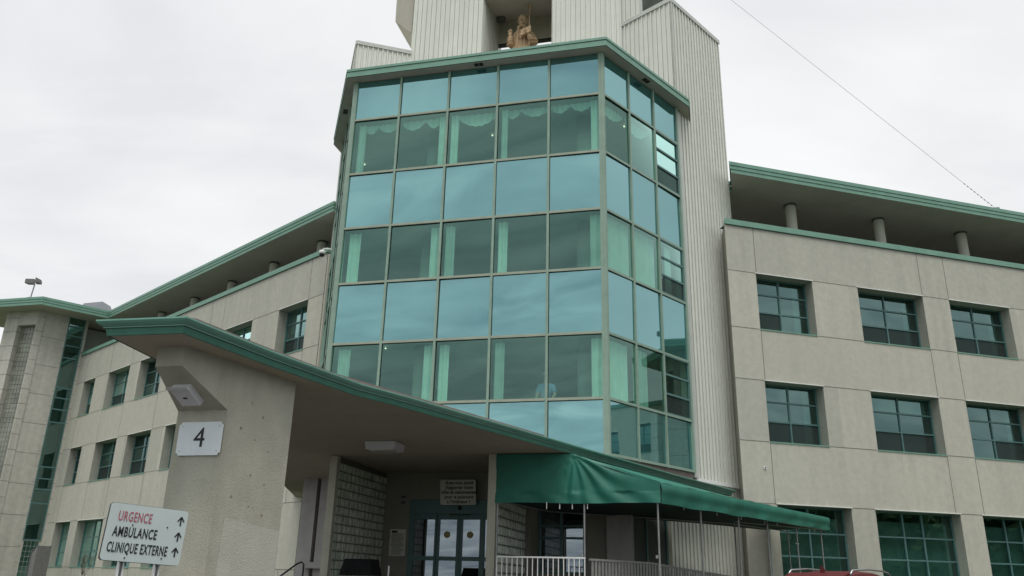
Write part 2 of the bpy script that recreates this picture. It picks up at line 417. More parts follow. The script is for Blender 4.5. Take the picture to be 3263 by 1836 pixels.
for mir in (False, True):
    Fm = MX(Fr(6.26, 3.89, 60), mir); L = 3.43
    ribbed(Fm, 0, L, -.5, 22.05, HB)
    Fk = Fr(4.35, 5.0, -30)   # left-front face of the block, ends at the corner u=2.2
    Fk2 = MX(Fk, mir)
    ribbed(Fk2, 0, 2.205, 17.5, 22.05, HB)
    b = MB()
    b.box(-.02, L+.02, -.02, .06, 22.05, 22.22, M['trim'], Fm); b.box(-.02, .06, .032, .05, 4.9, 22.05, M['trim'], Fm)
    b.box(0, 2.20, -.02, .06, 22.05, 22.22, M['trim'], Fk2)
    b.build('coping_trim', HB)
    # body of the block (roof, back) and the flashing at its foot
    b = MB(); s = -1 if mir else 1
    b.hull([(s*x, y, 17) for x, y in ((6.2, 3.98), (7.9, 6.9), (7.9, 9), (4.5, 9), (4.5, 5.15))], [(s*x, y, 22.0) for x, y in ((6.2, 3.98), (7.9, 6.9), (7.9, 9), (4.5, 9), (4.5, 5.15))], M['metal']); b.build('tower_block', HB)
    b = MB(); b.box(.02, L, .035, .09, 4.60, 4.70, M['wht'], Fm); b.build('base_flashing', HB)
    # drip clips along the joint of glass and siding
    b = MB()
    for z in [5.4+.95*k for k in range(13)]: b.box(.02, .16, .034, .075, z, z+.02, M['blackm'], Fm)
    b.build('clip_row', HB)
    # end closure between the bay glass and the siding
    b = MB(); b.box(4.28, 4.55, -.35, -.02, 4.7, 17.3, M['trim'], MX(FRt, mir)); b.build('closure_panel', HB)
# main tower
FT = Fr(0, 5.0, 0)
ribbed(FT, -4.36, -1.29, 17.5, 29, HB); ribbed(FT, 1.56, 4.35, 17.5, 29, HB); ribbed(FT, -1.29, 1.56, 24.34, 29, HB)
ribbed(Fr(-1.29, 5.0, 90), 0, 2.3, 17.5, 24.4, HB, ztop=lambda u: 24.32+.26*u)
b = MB(); b.box(1.56, 1.6, 5.0, 7.3, 17.5, 24.9, M['metal']); b.build('niche_side', HB)
b = MB()
b.hull([(-1.3, 4.99, 24.31), (1.57, 4.99, 24.31), (1.57, 7.4, 24.92), (-1.3, 7.4, 24.92)], [(-1.3, 4.99, 24.5), (1.57, 4.99, 24.5), (1.57, 7.4, 25.1), (-1.3, 7.4, 25.1)], M['soffit']); b.build('niche_ceiling', HB)
b = MB(); b.box(-1.3, 1.57, 7.3, 7.45, 23.74, 25.2, M['soffit']); b.box(-1.3, 1.57, 7.28, 7.47, 23.66, 23.74, M['blackm']); b.build('niche_back', HB)
b = MB(); b.box(-1.3, 1.57, 5.0, 8.0, 20.9, 21.1, M['roofb']); b.build('niche_floor', HB)
b = MB(); b.box(-4.3, -1.31, 5.04, 8, 17.4, 29, M['metal']); b.box(1.6, 4.3, 5.04, 8, 17.4, 29, M['metal']); b.box(-1.31, 1.6, 5.05, 8, 25.2, 29, M['metal']); b.build('tower_body', HB)
FU = Fr(4.35, 5.0, -30); ribbed(FU, 0, .92, 22.2, 29, HB)
b = MB(); b.box(-.03, .03, -.02, .045, 17.6, 29, M['trim'], FU); b.box(.88, .96, -.02, .05, 22.2, 29, M['trim'], FU); b.build('corner_trim', HB)
b = MB(); b.hull([(5.15, 4.7, 22.75), (5.9, 4.9, 23.9), (5.9, 4.9, 29), (5.15, 4.7, 29)], [(5.0, 8, 22.75), (5.9, 8, 23.9), (5.9, 8, 29), (5.0, 8, 29)], M['dark']); b.build('tower_crown', HB)
b = MB(); b.hull([(-4.6, 5.5, 23.55), (-5.39, 5.5, 24.25), (-5.47, 5.5, 29), (-4.6, 5.5, 29)], [(-4.4, 8, 23.55), (-5.39, 8, 24.25), (-5.47, 8, 29), (-4.4, 8, 29)], M['soffit']); b.build('tower_crown', HB)
b = MB(); b.tube([(-1.06, 6.9, 24.62), (-1.06, 6.85, 24.80)], .20, M['dark'], 14, .22); b.tube([(-1.06, 6.9, 24.8), (-1.06, 6.9, 24.95)], .03, M['dark'])
b.build('niche_floodlight', HB)
b = MB(); b.tube([(1.45, 6.6, 24.3), (1.45, 6.6, 24.55)], .14, M['dark'], 12); b.build('niche_floodlight', HB)

# ------------------------------------------------------------------ wings
def facade(F, u0, u1, z0, z1, ops, depth, parent, mat, rev, joints=(), name='wall'):
    b = MB()
    us = sorted(set([u0, u1]+[o[0] for o in ops]+[o[1] for o in ops])); zs = sorted(set([z0, z1]+[o[2] for o in ops]+[o[3] for o in ops]))
    for i in range(len(us)-1):
        for j in range(len(zs)-1):
            uc, zc = (us[i]+us[i+1])/2, (zs[j]+zs[j+1])/2
            if any(o[0] < uc < o[1] and o[2] < zc < o[3] for o in ops): continue
            full = not any(o[2] < zc < o[3] for o in ops)
            mm = mat
            if mat is M['conc']: mm = (M['conc'], M['conc2'], M['conc3'])[(j*7+(0 if full else i*5)+int(abs(u0))) % 3]
            b.face([F(us[i], 0, zs[j]), F(us[i+1], 0, zs[j]), F(us[i+1], 0, zs[j+1]), F(us[i], 0, zs[j+1])], mm)
    for a, c, p, q in ops:
        for pts in ([(a, p), (a, q)], [(c, p), (c, q)], [(a, p), (c, p)], [(a, q), (c, q)]):
            (ua, za), (ub, zb) = pts
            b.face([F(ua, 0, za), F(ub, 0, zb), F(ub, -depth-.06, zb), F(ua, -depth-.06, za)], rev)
        b.box(a-.03, c+.03, .003, .030, q, q+.022, M['wht'], F)      # drip edge over the opening
        b.box(a, c, -depth+.03, .022, p-.035, p+.004, M['green'], F)  # sill
    for (ja, jz, jb, jw) in joints:
        if abs(jz-jw) < 1e-6: b.box(ja, jb, -.01, .004, jz-.011, jz+.011, M['joint'], F)
        else: b.box(ja-.010, ja+.010, -.01, .0045, jz, jw, M['joint'], F)
    return b.build(name, parent)
def window(F, a, c, p, q, depth, parent, cols, rows, kind='up', seed=0):
    rnd = random.Random(seed); w = -depth; b = MB(); t = .045
    b.box(a, a+t, w-.05, w+.03, p, q, M['frame'], F); b.box(c-t, c, w-.05, w+.03, p, q, M['frame'], F)
    b.box(a+t, c-t, w-.05, w+.03, p, p+t+.02, M['frame'], F); b.box(a+t, c-t, w-.05, w+.03, q-t, q, M['frame'], F)
    for f in cols:
        u = a+(c-a)*f; b.box(u-.024, u+.024, w-.05, w+.034, p+t+.02, q-t, M['frame'], F)
    for f in rows:
        z = p+(q-p)*f; b.box(a+t, c-t, w-.05, w+.028, z-.024, z+.024, M['frame'], F)
    fr = b.build('window', parent)
    g = MB(); tl = rnd.uniform(-.006, .006)
    g.face([F(a+.02, w-.01+tl, p+.02), F(c-.02, w-.01-tl, p+.02), F(c-.02, w-.01-tl, q-.02), F(a+.02, w-.01+tl, q-.02)], M['gw']); g.build('pane', fr)
    if kind == 'up':
        s = MB(); z = p+(q-p)*rows[0]
        us = [a+t]+[a+(c-a)*f for f in cols]+[c-t]
        for k in range(len(us)-1):
            if rnd.random() < .9: s.face([F(us[k]+.03, w-.004, p+.07), F(us[k+1]-.03, w-.004, p+.07), F(us[k+1]-.03, w-.004, z-.03), F(us[k]+.03, w-.004, z-.03)], M['screen'])
        if s.f: s.build('insect_screen', fr)
        r = rnd.random()
        if r < .65:
            k = MB(); zb = p+(q-p)*rnd.choice([.45, .55, .72, .35])
            k.box(a+.06, c-.06, w-.22, w-.20, zb, q-.05, M['blind'], F); k.build('blind', fr)
        if r > .35: wavy_curtain(F, c-.36, c-.05, p+.05, q-.05, w-.30, fr, m=M['blind'])
    else:
        if rnd.random() < .45: vblinds(F, a+.1, c-.1, p+.05, q-.3, fr, w=w-.2, step=.10, ang=1.1)
        else:
            wavy_curtain(F, c-.5, c-.05, p+.05, q-.05, w-.25, fr, m=M['blind'])
            k = MB(); n = 30; zt = q-.05
            for i in range(n):
                t0, t1 = i/n, (i+1)/n
                f = lambda t: zt-.62+.24*abs(math.sin(t*pi*3))
                k.face([F(a+.05+(c-a-.1)*t0, w-.18, f(t0)), F(a+.05+(c-a-.1)*t1, w-.18, f(t1)), F(a+.05+(c-a-.1)*t1, w-.18, zt), F(a+.05+(c-a-.1)*t0, w-.18, zt)], M['blind'])
            k.build('valance', fr)
    return fr
HD = [(9.79, 11.77), (6.04, 8.02)]; GD = (1.88, 4.10)
def wing(F, edge, sgn, first_ops, ground_ops, uend, jl, seed, wcol):
    """F in wing units; sgn +1: building runs to +u from edge"""
    ops = []; lo, hi = min(edge, uend), max(edge, uend)
    for a, c in first_ops:
        for p, q in HD: ops.append((a, c, p, q))
    for a, c in ground_ops: ops.append((a, c)+GD)
    J = []
    for (p, q) in HD+[GD]:
        for z in (p-.012, q+.012):
            prev = lo
            src = ground_ops if (p, q) == GD else first_ops
            for a, c in sorted(src):
                J.append((prev, z, a-.03, z)); prev = c+.03
            J.append((prev, z, hi, z))
    for u in jl:
        for za, zb in ((11.79, 13.45), (8.04, 9.77), (4.12, 6.02), (-.8, 1.86)): J.append((u, za, u, zb))
    facade(F, lo, hi, -1, 13.47, ops, .42, HB, M['conc'], M['reveal'], J)
    b = MB(); k0 = .25 if sgn > 0 else 0; lo_ = lo-.02
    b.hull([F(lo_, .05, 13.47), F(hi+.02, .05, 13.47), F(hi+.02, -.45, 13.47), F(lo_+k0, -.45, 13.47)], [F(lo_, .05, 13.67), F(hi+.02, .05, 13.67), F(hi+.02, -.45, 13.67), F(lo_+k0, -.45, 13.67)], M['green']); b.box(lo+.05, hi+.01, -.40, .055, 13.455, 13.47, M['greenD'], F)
    b.build('parapet_cap', HB)
    b = MB(); b.box(lo+(1.9 if sgn > 0 else 0), hi, -9, -.45, 12.6, 12.85, M['roofb'], F)
    b.build('terrace_floor', HB)
    for z in (1.0, 5.2, 8.95): 
        b = MB(); b.box(lo+(2.2 if sgn > 0 else .05), hi-.05, -8, -.56, z-.3, z, M['inter'], F); b.build('floor_slab', HB)
    b = MB(); b.box(lo+(1.9 if sgn > 0 else 0), hi, -4.6, -4.45, -1, 12.6, M['inter'], F); b.build('corridor_wall', HB)
    b = MB(); b.box(lo, hi, -5.3, -5.1, 12.85, 15.6, M['inter'], F); b.build('penthouse_wall', HB)
    b = MB(); e = edge
    if sgn > 0: b.face([F(e, 0, -1), F(e, 0, 13.47), F(e+.45, -1.0, 13.47), F(e+.45, -1.0, -1)], M['reveal'])
    else: b.box(e, e+.1, -8, -.02, -1, 13.4, M['conc'], F)
    b.build('end_wall', HB)
    k = seed
    for i, (a, c) in enumerate(first_ops):
        for p, q in HD:
            k += 1; window(F, a+.005, c-.005, p+.005, q-.005, .42, HB, [.5], [.37, .70], 'up', k)
    for i, (a, c) in enumerate(ground_ops):
        k += 1; window(F, a+.005, c-.005, GD[0]+.005, GD[1]-.005, .42, HB, ([.40, .63] if c-a > 3 else [.5]), [.32, .64], 'ground', k+({0: 2}.get(i, 0)))
# wing frames, u measured along the wall
def w2l(x, y):
    dx, dy = x-ROOT0.x, y-ROOT0.y; c, s = math.cos(RZ), math.sin(RZ); return dx*c+dy*s, -dx*s+dy*c
oR = w2l(-22.95*math.sin(R(16)), 22.95*math.cos(R(16))); oL = w2l(-16.3*math.sin(R(-43.9)), 16.3*math.cos(R(-43.9)))
WRf = Fr(oR[0], oR[1], 30); WLf = Fr(oL[0], oL[1], -29.9)
eR, eL = 14.17, -25.6
dist = [(1.08, 3.3), (5.17, 7.96), (9.13, 11.88), (13.4, 16.05), (17.3, 20.0), (21.86, 23.5)]
gd = [(1.17, 3.87), (4.78, 8.13), (9.05, 12.2), (12.35, 15.2), (15.9, 16.25), (17.15, 20.39), (21.39, 23.51)]
firstR = [(eR+a, eR+c) for a, c in dist]; firstL = [(eL-c, eL-a) for a, c in [(1.02, 3.1)]+dist[1:]]
grR = [(eR+a, eR+c) for a, c in gd if c-a > 1]
grL = [(-49.11, -46.99), (-46.0, -42.75), (-41.87, -38.9), (-37.73, -34.6), (-33.3, -30.4), (-28.6, -26.8)]
wing(WRf, eR, 1, firstR, grR, eR+24.75, [15.27, 22.13, 23.30, 27.6, 31.5, 34.2], 100, 0)
wing(WLf, eL, -1, firstL, grL, -50.3, [-26.62, -33.4, -34.6, -38.95, -42.85, -45.6, -49.1], 301, 0)
FE_ = Fr(33.2, 17.2, -30)
ops = [(a+k*4.6, a+k*4.6+2.6, p, q) for k in range(4) for a in (1.4,) for p, q in HD+[GD]]
facade(FE_, 0, 21, -1, 13.47, ops, .42, HB, M['conc'], M['reveal'], [(0, z, 21, z) for z in (9.77, 6.02, 4.12, 8.04)])
b = MB(); b.box(-.02, 21, -9, .05, 13.47, 13.75, M['green'], FE_); b.build('parapet_cap', HB)
b = MB(); b.box(0, 21, -9, -.6, -1, 13.4, M['inter'], FE_); b.build('wing_core', HB)
for k, (a, c, p, q) in enumerate(ops): window(FE_, a+.005, c-.005, p+.005, q-.005, .42, HB, [.47], [.32, .66], 'up', 900+k)
# roofs over the terraces
def eaves(F, u0, u1, out, zs=15.60, cut=0):
    poly = ([F.xy(u0+.5, -9.5), F.xy(u0+.5, -1.9), F.xy(u0+.85, -1.45)] if cut else [F.xy(u0, -9.5)])+[F.xy(u0, out), F.xy(u1, out), F.xy(u1, -9.5)]
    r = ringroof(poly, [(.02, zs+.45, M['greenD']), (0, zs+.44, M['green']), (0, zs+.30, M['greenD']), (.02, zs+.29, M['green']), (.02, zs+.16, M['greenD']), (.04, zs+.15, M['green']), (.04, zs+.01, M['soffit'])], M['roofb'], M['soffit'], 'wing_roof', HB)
    return r
eaves(WRf, eR+.42, eR+24.0, -.10, cut=1.65); eaves(WLf, -48.75, -26.25, -.44)
def cols(F, us, w):
    for u in us:
        x, y = F.xy(u, w); b = MB(); b.cyl(x, y, 12.85, 15.6, .20, M['column'], 20); b.cyl(x, y, 15.53, 15.6, .235, M['dark'], 20); b.build('terrace_column', HB)
cols(WRf, [18.18+4.03*k for k in range(5)], -1.75); cols(WLf, [-29.35-3.95*k for k in range(5)], -2.05)

# ------------------------------------------------------------------ stair towers at the wing ends
def stair(mir):
    s = -1 if mir else 1
    def P(F): return MX(F, mir)
    A = (-28.595, 17.375); S = Fr(A[0], A[1], 60); Sp = P(S)     # u negative: outwards
    c = S.xy(-2.70, 0); Ft = Fr(c[0], c[1], 0); Fp = P(Ft)
    ztop = 15.68
    # side wall with strip window
    J = []
    for z in [1.2+1.62*k for k in range(9)]: J.append((-2.70, z, -1.12, z))
    for z in [.4+.83*k for k in range(19)]: J += [(-1.20, z, -1.09, z), (-.13, z, 0, z)]
    facade(Sp, -2.70, 0, -1, ztop, [(-1.07, -.15, 3.2, ztop-.02)], .05, HB, M['concW'], M['frame'], J, name='stair_wall')
    b = MB()
    for u in (-1.075, -.205): b.box(u, u+.055, -.05, .03, 3.2, ztop, M['frame'], Sp)
    zz = [3.2, 5.1, 5.84, 6.41, 7.04, 9.5, 10.23, 10.88, 11.45, 13.2, 13.92, 14.53, 15.08]
    for z in zz: b.box(-1.02, -.205, -.05, .025, z-.035, z+.035, M['frame'], Sp)
    sw = b.build('strip_window', HB)
    zz.append(ztop); 
    for k in range(len(zz)-1):
        g = MB(); t = random.uniform(-.008, .008); g.face([Sp(-1.03, -.02+t, zz[k]), Sp(-.2, -.02-t, zz[k]), Sp(-.2, -.02-t, zz[k+1]), Sp(-1.03, -.02+t, zz[k+1])], M['gs'] if zz[k+1]-zz[k] > 1.3 and False else M['gw']); g.build('pane', sw)
    # front with a glass-block recess between two rounded fins
    b = MB(); J = []
    b.box(-.07, 0, -1.2, 0, -1, ztop, M['concW'], Fp); b.box(-2.2, -1.30, -1.2, 0, -1, ztop, M['concW'], Fp)
    b.box(-1.30, -.07, -1.2, -.02, 14.78, ztop, M['concW'], Fp)
    for z in [.3+.83*k for k in range(19)]:
        b.box(-.07, .003, -.01, .006, z-.012, z+.012, M['joint'], Fp); b.box(-2.2, -1.30, -.01, .006, z-.012, z+.012, M['joint'], Fp); b.box(-1.305, -1.296, -.34, .0, z-.012, z+.012, M['joint'], Fp)
    b.build('stair_front', HB)
    b = MB(); b.box(-2.72, -2.36, -.02, .045, -1, ztop, M['concW'], Sp)
    for z in [.3+.83*k for k in range(19)]: b.box(-2.722, -2.358, -.01, .049, z-.012, z+.012, M['joint'], Sp)
    b.build('corner_pilaster', HB)
    g = MB(); n = 6; z = .0; step = .265
    g.box(-1.30, -.07, -.45, -.36, -1, 14.78, M['grout2'], Fp)
    while z < 14.6:
        for k in range(n):
            a = -1.30+1.23*k/n; g.box(a+.012, a+1.23/n-.012, -.37, -.33, z+.012, z+step-.012, M['gblk2'], Fp)
        z += step
    g.build('glass_block_panel', HB)
    g = MB(); g.box(-1.02, -.2, -.2, -.1, -1, 3.1, M['grout'], Sp)
    for i in range(11):
        for k in range(4): a = -1.0+.19*k; g.box(a+.01, a+.18, -.11, .012, .3+.26*i, .3+.26*i+.235, M['gw'], Sp)
    g.build('glass_block_panel', HB)
    # body
    b = MB(); pts = [Ft.xy(-2.2, -.9), Ft.xy(0, -.9), S.xy(-1.2, -1.2), S.xy(.2, -1.3), S.xy(7, -1.3), S.xy(7, -6), (c[0]-6, c[1]+6)]
    pts = [(s*x, y) for x, y in pts]
    b.prism(pts, -1, 15.5, M['inter']); b.build('stair_core', HB)
    poly = [(-28.98, 14.05), (-27.04, 16.80), (-24.6, 21.5), (-30, 27), (-38, 22), (-36.2, 14.05)]
    poly = [(-33.6, 14.05), (-28.98, 14.05), (-26.95, 17.05), (-25.2, 20.2), (-30, 24), (-35.3, 17.2)]
    poly = [(s*x, y) for x, y in poly]
    if mir: poly = poly[::-1]
    zs = 15.60
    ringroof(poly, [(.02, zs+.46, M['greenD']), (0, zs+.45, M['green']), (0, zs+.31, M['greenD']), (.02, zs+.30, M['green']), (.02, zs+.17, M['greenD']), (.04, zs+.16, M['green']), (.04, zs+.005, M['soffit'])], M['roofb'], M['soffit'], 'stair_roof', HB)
    b = MB(); q = [(-30.2, 17.7), (-28.1, 17.6), (-28.3, 19.3), (-30.4, 19.6)]
    q = [(s*x, y) for x, y in q]; q2 = [(s*x, y) for x, y in ((-29.9, 18.1), (-28.5, 18.0), (-28.65, 18.9), (-30.1, 19.2))]
    b.hull([(x, y, 16.0) for x, y in q], [(x, y, 17.05) for x, y in q2], M['skyl']); b.build('roof_skylight', HB)
stair(False); stair(True)
def tower_lamp(mir, lab):
    s = -1 if mir else 1
    T = thing('floodlight', lab, 'floodlight', (s*-29.95, 14.2, 16.05), 0, 'floodlights on the stair tower roofs')
    b = MB(); b.tube([(0, 0, 0), (.06, .02, .85)], .035, M['steel']); b.box(-.12, .12, -.12, .12, 0, .03, M['steel']); b.build('pole', T)
    for x, rot in ((-.24, .25), (.28, -1.0)):
        b = MB(); c_, s_ = math.cos(rot), math.sin(rot)
        tf = lambda X, Y, Z: (x+X*c_-Y*s_, Y*c_+X*s_, .98+Z-Y*.25)
        b.hull([tf(-.26, -.12, -.13), tf(.26, -.12, -.13), tf(.26, -.12, .13), tf(-.26, -.12, .13)], [tf(-.18, .16, -.07), tf(.18, .16, -.07), tf(.18, .16, .10), tf(-.18, .16, .10)], M['lamphead'])
        b.build('lamp_head', T)
tower_lamp(False, 'twin grey floodlight on a short pole on the left stair tower roof')
tower_lamp(True, 'twin floodlight on the far right stair tower roof, seen mirrored in the glass')

# ------------------------------------------------------------------ ground storey under the bay
b = MB()
b.box(-3.98, -1.75, 0, .3, -.2, 4.42, M['lav']); b.box(-4.3, -1.8, -.22, -.001, 1.86, 2.02, M['lav']); b.build('entrance_wall', HB)
b = MB(); b.box(-4.55, -4.12, .05, .4, -.2, 4.42, M['lav']); b.build('entrance_pier', HB)
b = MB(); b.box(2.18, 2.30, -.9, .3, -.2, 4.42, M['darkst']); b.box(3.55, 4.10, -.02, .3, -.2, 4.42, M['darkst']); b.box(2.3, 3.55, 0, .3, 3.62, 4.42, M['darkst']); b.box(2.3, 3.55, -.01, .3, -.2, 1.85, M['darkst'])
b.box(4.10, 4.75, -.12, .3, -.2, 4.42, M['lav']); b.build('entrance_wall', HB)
b = MB()
for x in (2.31, 2.88, 3.48): b.box(x, x+.06, -.02, .06, 1.85, 3.62, M['frame'])
for z in (1.85, 2.70, 3.0, 3.56): b.box(2.37, 3.48, -.018, .055, z, z+.055, M['frame'])
w_ = b.build('entrance_window', HB)
b = MB(); b.face([(2.32, .03, 1.86), (3.53, .03, 1.86), (3.53, .03, 3.6), (2.32, .03, 3.6)], M['gd']); b.build('pane', w_)
# side door glazing on the right return
b = MB(); Fs = Fr(4.5, .35, 60)
b.box(0, 2.0, -.12, -.02, -.2, 4.42, M['dark'], Fs); 
for u in (.05, .95, 1.9): b.box(u, u+.07, -.02, .03, .9, 3.7, M['frame'], Fs)
b.build('side_entrance', HB)
b = MB(); b.box(2.0, 2.2, -.15, 0, -.2, 4.42, M['stucco'], Fs); b.build('side_pier', HB)
ribbed(Fr(6.26, 3.89, 60), -1.95, 0, -.5, 4.40, HB)
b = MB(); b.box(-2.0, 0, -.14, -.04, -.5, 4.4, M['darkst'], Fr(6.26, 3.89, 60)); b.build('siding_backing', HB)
b = MB(); b.prism([(-6.1, 3.7), (-4.0, .35), (4.0, .35), (6.1, 3.7)], 4.30, 4.41, M['dark']); b.build('lobby_ceiling', HB)
b = MB(); b.prism([(-6.22, 3.66), (-4.08, .02), (4.08, .02), (6.22, 3.66)], 4.42, 4.81, M['curb']); b.build('base_band', HB)
b = MB(); b.box(-6, 6, 3.6, 3.8, -.2, 4.6, M['dark']); b.build('lobby_wall', HB)
# vestibule with automatic doors (front plane y=-1)
b = MB()
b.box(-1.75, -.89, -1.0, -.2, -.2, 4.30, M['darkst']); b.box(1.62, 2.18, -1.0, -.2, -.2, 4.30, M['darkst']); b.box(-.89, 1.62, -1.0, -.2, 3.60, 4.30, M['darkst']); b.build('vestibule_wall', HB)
b = MB()
b.box(-.89, 1.62, -.99, -.7, 3.24, 3.60, M['frame']); b.box(-.89, 1.62, -1.06, -.99, 3.24, 3.58, M['frame'])
for a, c in ((-.89, -.77), (-.19, -.14), (1.08, 1.13), (1.55, 1.62)): b.box(a, c, -1.02, -.92, 1.1, 3.24, M['frame'])
b.box(-.77, -.19, -1.018, -.93, 3.10, 3.24, M['frame']); b.box(1.13, 1.55, -1.018, -.93, 3.10, 3.24, M['frame']); b.box(-.77, -.19, -1.018, -.93, 2.10, 2.20, M['frame']); b.box(1.13, 1.55, -1.018, -.93, 2.10, 2.20, M['frame'])
ds = b.build('door_surround', HB)
for a, c in ((-.77, -.19), (1.13, 1.55)):
    g = MB(); g.face([(a, -.97, 1.1), (c, -.97, 1.1), (c, -.97, 3.1), (a, -.97, 3.1)], M['gd']); g.build('side_light', ds)
g = MB(); g.ball((.47, -1.07, 3.38), .055, .04, .055, M['blackm']); g.box(.2, .74, -1.07, -1.03, 3.205, 3.235, M['blackm']); g.build('door_sensor', ds)
for a, c in ((-.135, .465), (.475, 1.075)):
    b = MB()
    b.box(a, a+.075, -.99, -.95, 1.12, 3.235, M['frame']); b.box(c-.075, c, -.99, -.95, 1.12, 3.235, M['frame'])
    b.box(a+.075, c-.075, -.99, -.95, 3.10, 3.235, M['frame']); b.box(a+.075, c-.075, -.99, -.95, 2.10, 2.20, M['frame']); b.box(a+.075, c-.075, -.99, -.95, 1.12, 1.3, M['frame'])
    dd = b.build('sliding_door', HB)
    g = MB(); g.face([(a+.07, -.968, 1.3), (c-.07, -.968, 1.3), (c-.07, -.968, 3.1), (a+.07, -.968, 3.1)], M['gd']); g.build('pane', dd)
    g = MB(); g.tube([((a+c)/2-.03, -.975, 2.73), ((a+c)/2-.03, -.972, 2.73)], .085, M['gold'], 24); g.build('round_sticker', dd)
b = MB()
for z in (3.49, 3.63): b.box(-1.14, -1.04, -1.05, -1.0, z, z+.06, M['dark'])
b.build('wall_lamp', HB)

# ------------------------------------------------------------------ CANOPY
CN = thing('entrance_canopy', 'wedge-shaped entrance canopy with green gutter and pale soffit resting on the stucco pier', 'canopy')
outl = [(-.20, -13.9), (.99, -13.84), (1.24, -12.2), (1.64, -10.3), (2.07, -9.25), (2.52, -8.0), (4.04, -3.85), (5.99, 1.45), (7.45, 4.95), (5.2, 6.5), (-5.2, 6.5), (-7.7, 5.4), (-5.3, -.5), (-1.75, -8.2), (-.85, -10.3), (-.42, -12.2)]
lv = [(.015, 4.455, M['gutter']), (0, 4.45, M['gutter']), (0, 4.425, M['greenF']), (.012, 4.415, M['gutter']), (.03, 4.375, M['gutter']), (.07, 4.345, M['gutter']), (.085, 4.34, M['gutter']), (.085, 4.333, M['greenD']), (.11, 4.33, M['greenF']), (.115, 4.235, M['greenF']), (.15, 4.235, M['greenD'])]
zsf = 4.26
lv = [(.02, 4.455, M['gutter']), (0, 4.45, M['gutter']), (0, 4.43, M['gutter']), (.02, 4.405, M['gutter']), (.055, 4.38, M['gutter']), (.07, 4.375, M['gutter']), (.07, 4.362, M['greenD']), (.09, 4.36, M['greenF']), (.11, 4.28, M['greenF']), (.12, 4.275, M['greenD']), (.14, 4.28, M['soffitC'])]
ringroof(outl, lv, M['roofb'], M['soffitC'], 'canopy_roof', CN)
cb = [(.42, -13.2), (.62, -13.15), (.80, -11.9), (1.12, -10.2), (1.55, -9.0), (2.0, -7.8), (3.3, -4.2), (-3.2, -4.2), (-1.25, -8.0), (-.35, -10.2), (0, -12), (.1, -13.2)]; b = MB()
b.prism(cb, 4.45, 4.66, M['curb'], M['roofb']); b.build('roof_curb', CN)
# pier: wedge plan, with the slanting cut under its nose
b = MB()
def edge_r(t): return (.577+.208*t, -13.22+.978*t)     # t metres along the right flank
def edge_l(t): return (.20-.208*t, -13.22+.978*t)
prof = [(0, 4.03), (.85, 3.64), (.85, -.3), (2.11, -.3), (2.11, 4.285), (0, 4.285)]
ra = [edge_r(t)+(z,) for t, z in prof]; la = [edge_l(t)+(z,) for t, z in prof]
b.hull(ra, la, M['stucco'])
b.build('pier', CN)
# patch and stains on the flank
FPr = Fr(.577, -13.22, 78)
b = MB(); b.face([FPr(.98, .003, .2), FPr(2.09, .003, .2), FPr(2.10, .003, 2.20), FPr(1.05, .003, 2.30)], M['patch']); b.build('render_patch', CN)
b = MB(); 
spots = [(1.28, 3.81), (1.52, 3.66), (1.13, 3.45), (1.42, 3.34), (1.70, 3.22), (1.42, 2.87), (1.70, 2.78), (1.12, 2.57), (1.45, 2.47), (1.72, 2.38)]
def gpx(u, z, r, m, k=9):
    b.face([FPr(u+r*math.cos(2*pi*i/k)*random.uniform(.7, 1.1), .004, z+r*1.1*math.sin(2*pi*i/k)*random.uniform(.8, 1.1)) for i in range(k)], m)
for (u, z) in spots: gpx(u, z, random.uniform(.012, .022), M['stain']); gpx(u+.003, z+.003, .007, M['patch']) if False else None
for k in range(7): gpx(random.uniform(.95, 2.0), random.uniform(1.9, 2.8), .006, M['hole'])
b.build('stain_spots', CN)
T = thing('ceiling_lamp', 'boxy white lamp fixed under the canopy soffit in front of the doors', 'lamp', (.26, -5.8, 0))
b = MB(); b.hull([(-.31, -.27, 4.12), (.31, -.27, 4.12), (.31, .27, 4.12), (-.31, .27, 4.12)], [(-.33, -.29, 4.27), (.33, -.29, 4.27), (.33, .29, 4.27), (-.33, .29, 4.27)], M['lampw']); b.build('housing', T)
b = MB(); b.box(-.24, .24, -.20, .20, 4.10, 4.12, M['lens']); b.build('lens', T)
T = thing('pier_lamp', 'white wedge-shaped lamp on the slanting underside of the pier nose', 'lamp', (0, 0, 0))
# lamp on the sloping cut: plane through edge (t 0,z4.03)-(t .85,z3.64)
def SL(a, d, h):    # a across (right +), d down the slope (0..1), h out of the plane
    t = .85*d; z = 4.03-.39*d; xc, yc = (.577+.20)/2, -13.22+.978*t; nrm = (0, -.415, -.91)
    return (xc+a, yc+nrm[1]*h, z+nrm[2]*h)
b = MB(); b.hull([SL(-.13, .40, -.01), SL(.13, .40, -.01), SL(.13, .78, -.01), SL(-.13, .78, -.01)], [SL(-.13, .36, .10), SL(.13, .36, .10), SL(.13, .74, .10), SL(-.13, .74, .10)], M['lampw'])
b.build('housing', T)
b = MB(); b.hull([SL(-.15, .34, .085), SL(.15, .34, .085), SL(.15, .40, .085), SL(-.15, .40, .085)], [SL(-.15, .30, .12), SL(.15, .30, .12), SL(.15, .36, .12), SL(-.15, .36, .12)], M['lampw']); b.build('lip', T)
b = MB(); b.hull([SL(-.03, .55, .101), SL(.03, .55, .101), SL(.03, .58, .101), SL(-.03, .58, .101)], [SL(-.03, .55, .104), SL(.03, .55, .104), SL(.03, .58, .104), SL(-.03, .58, .104)], M['blackm']); b.build('slot', T)

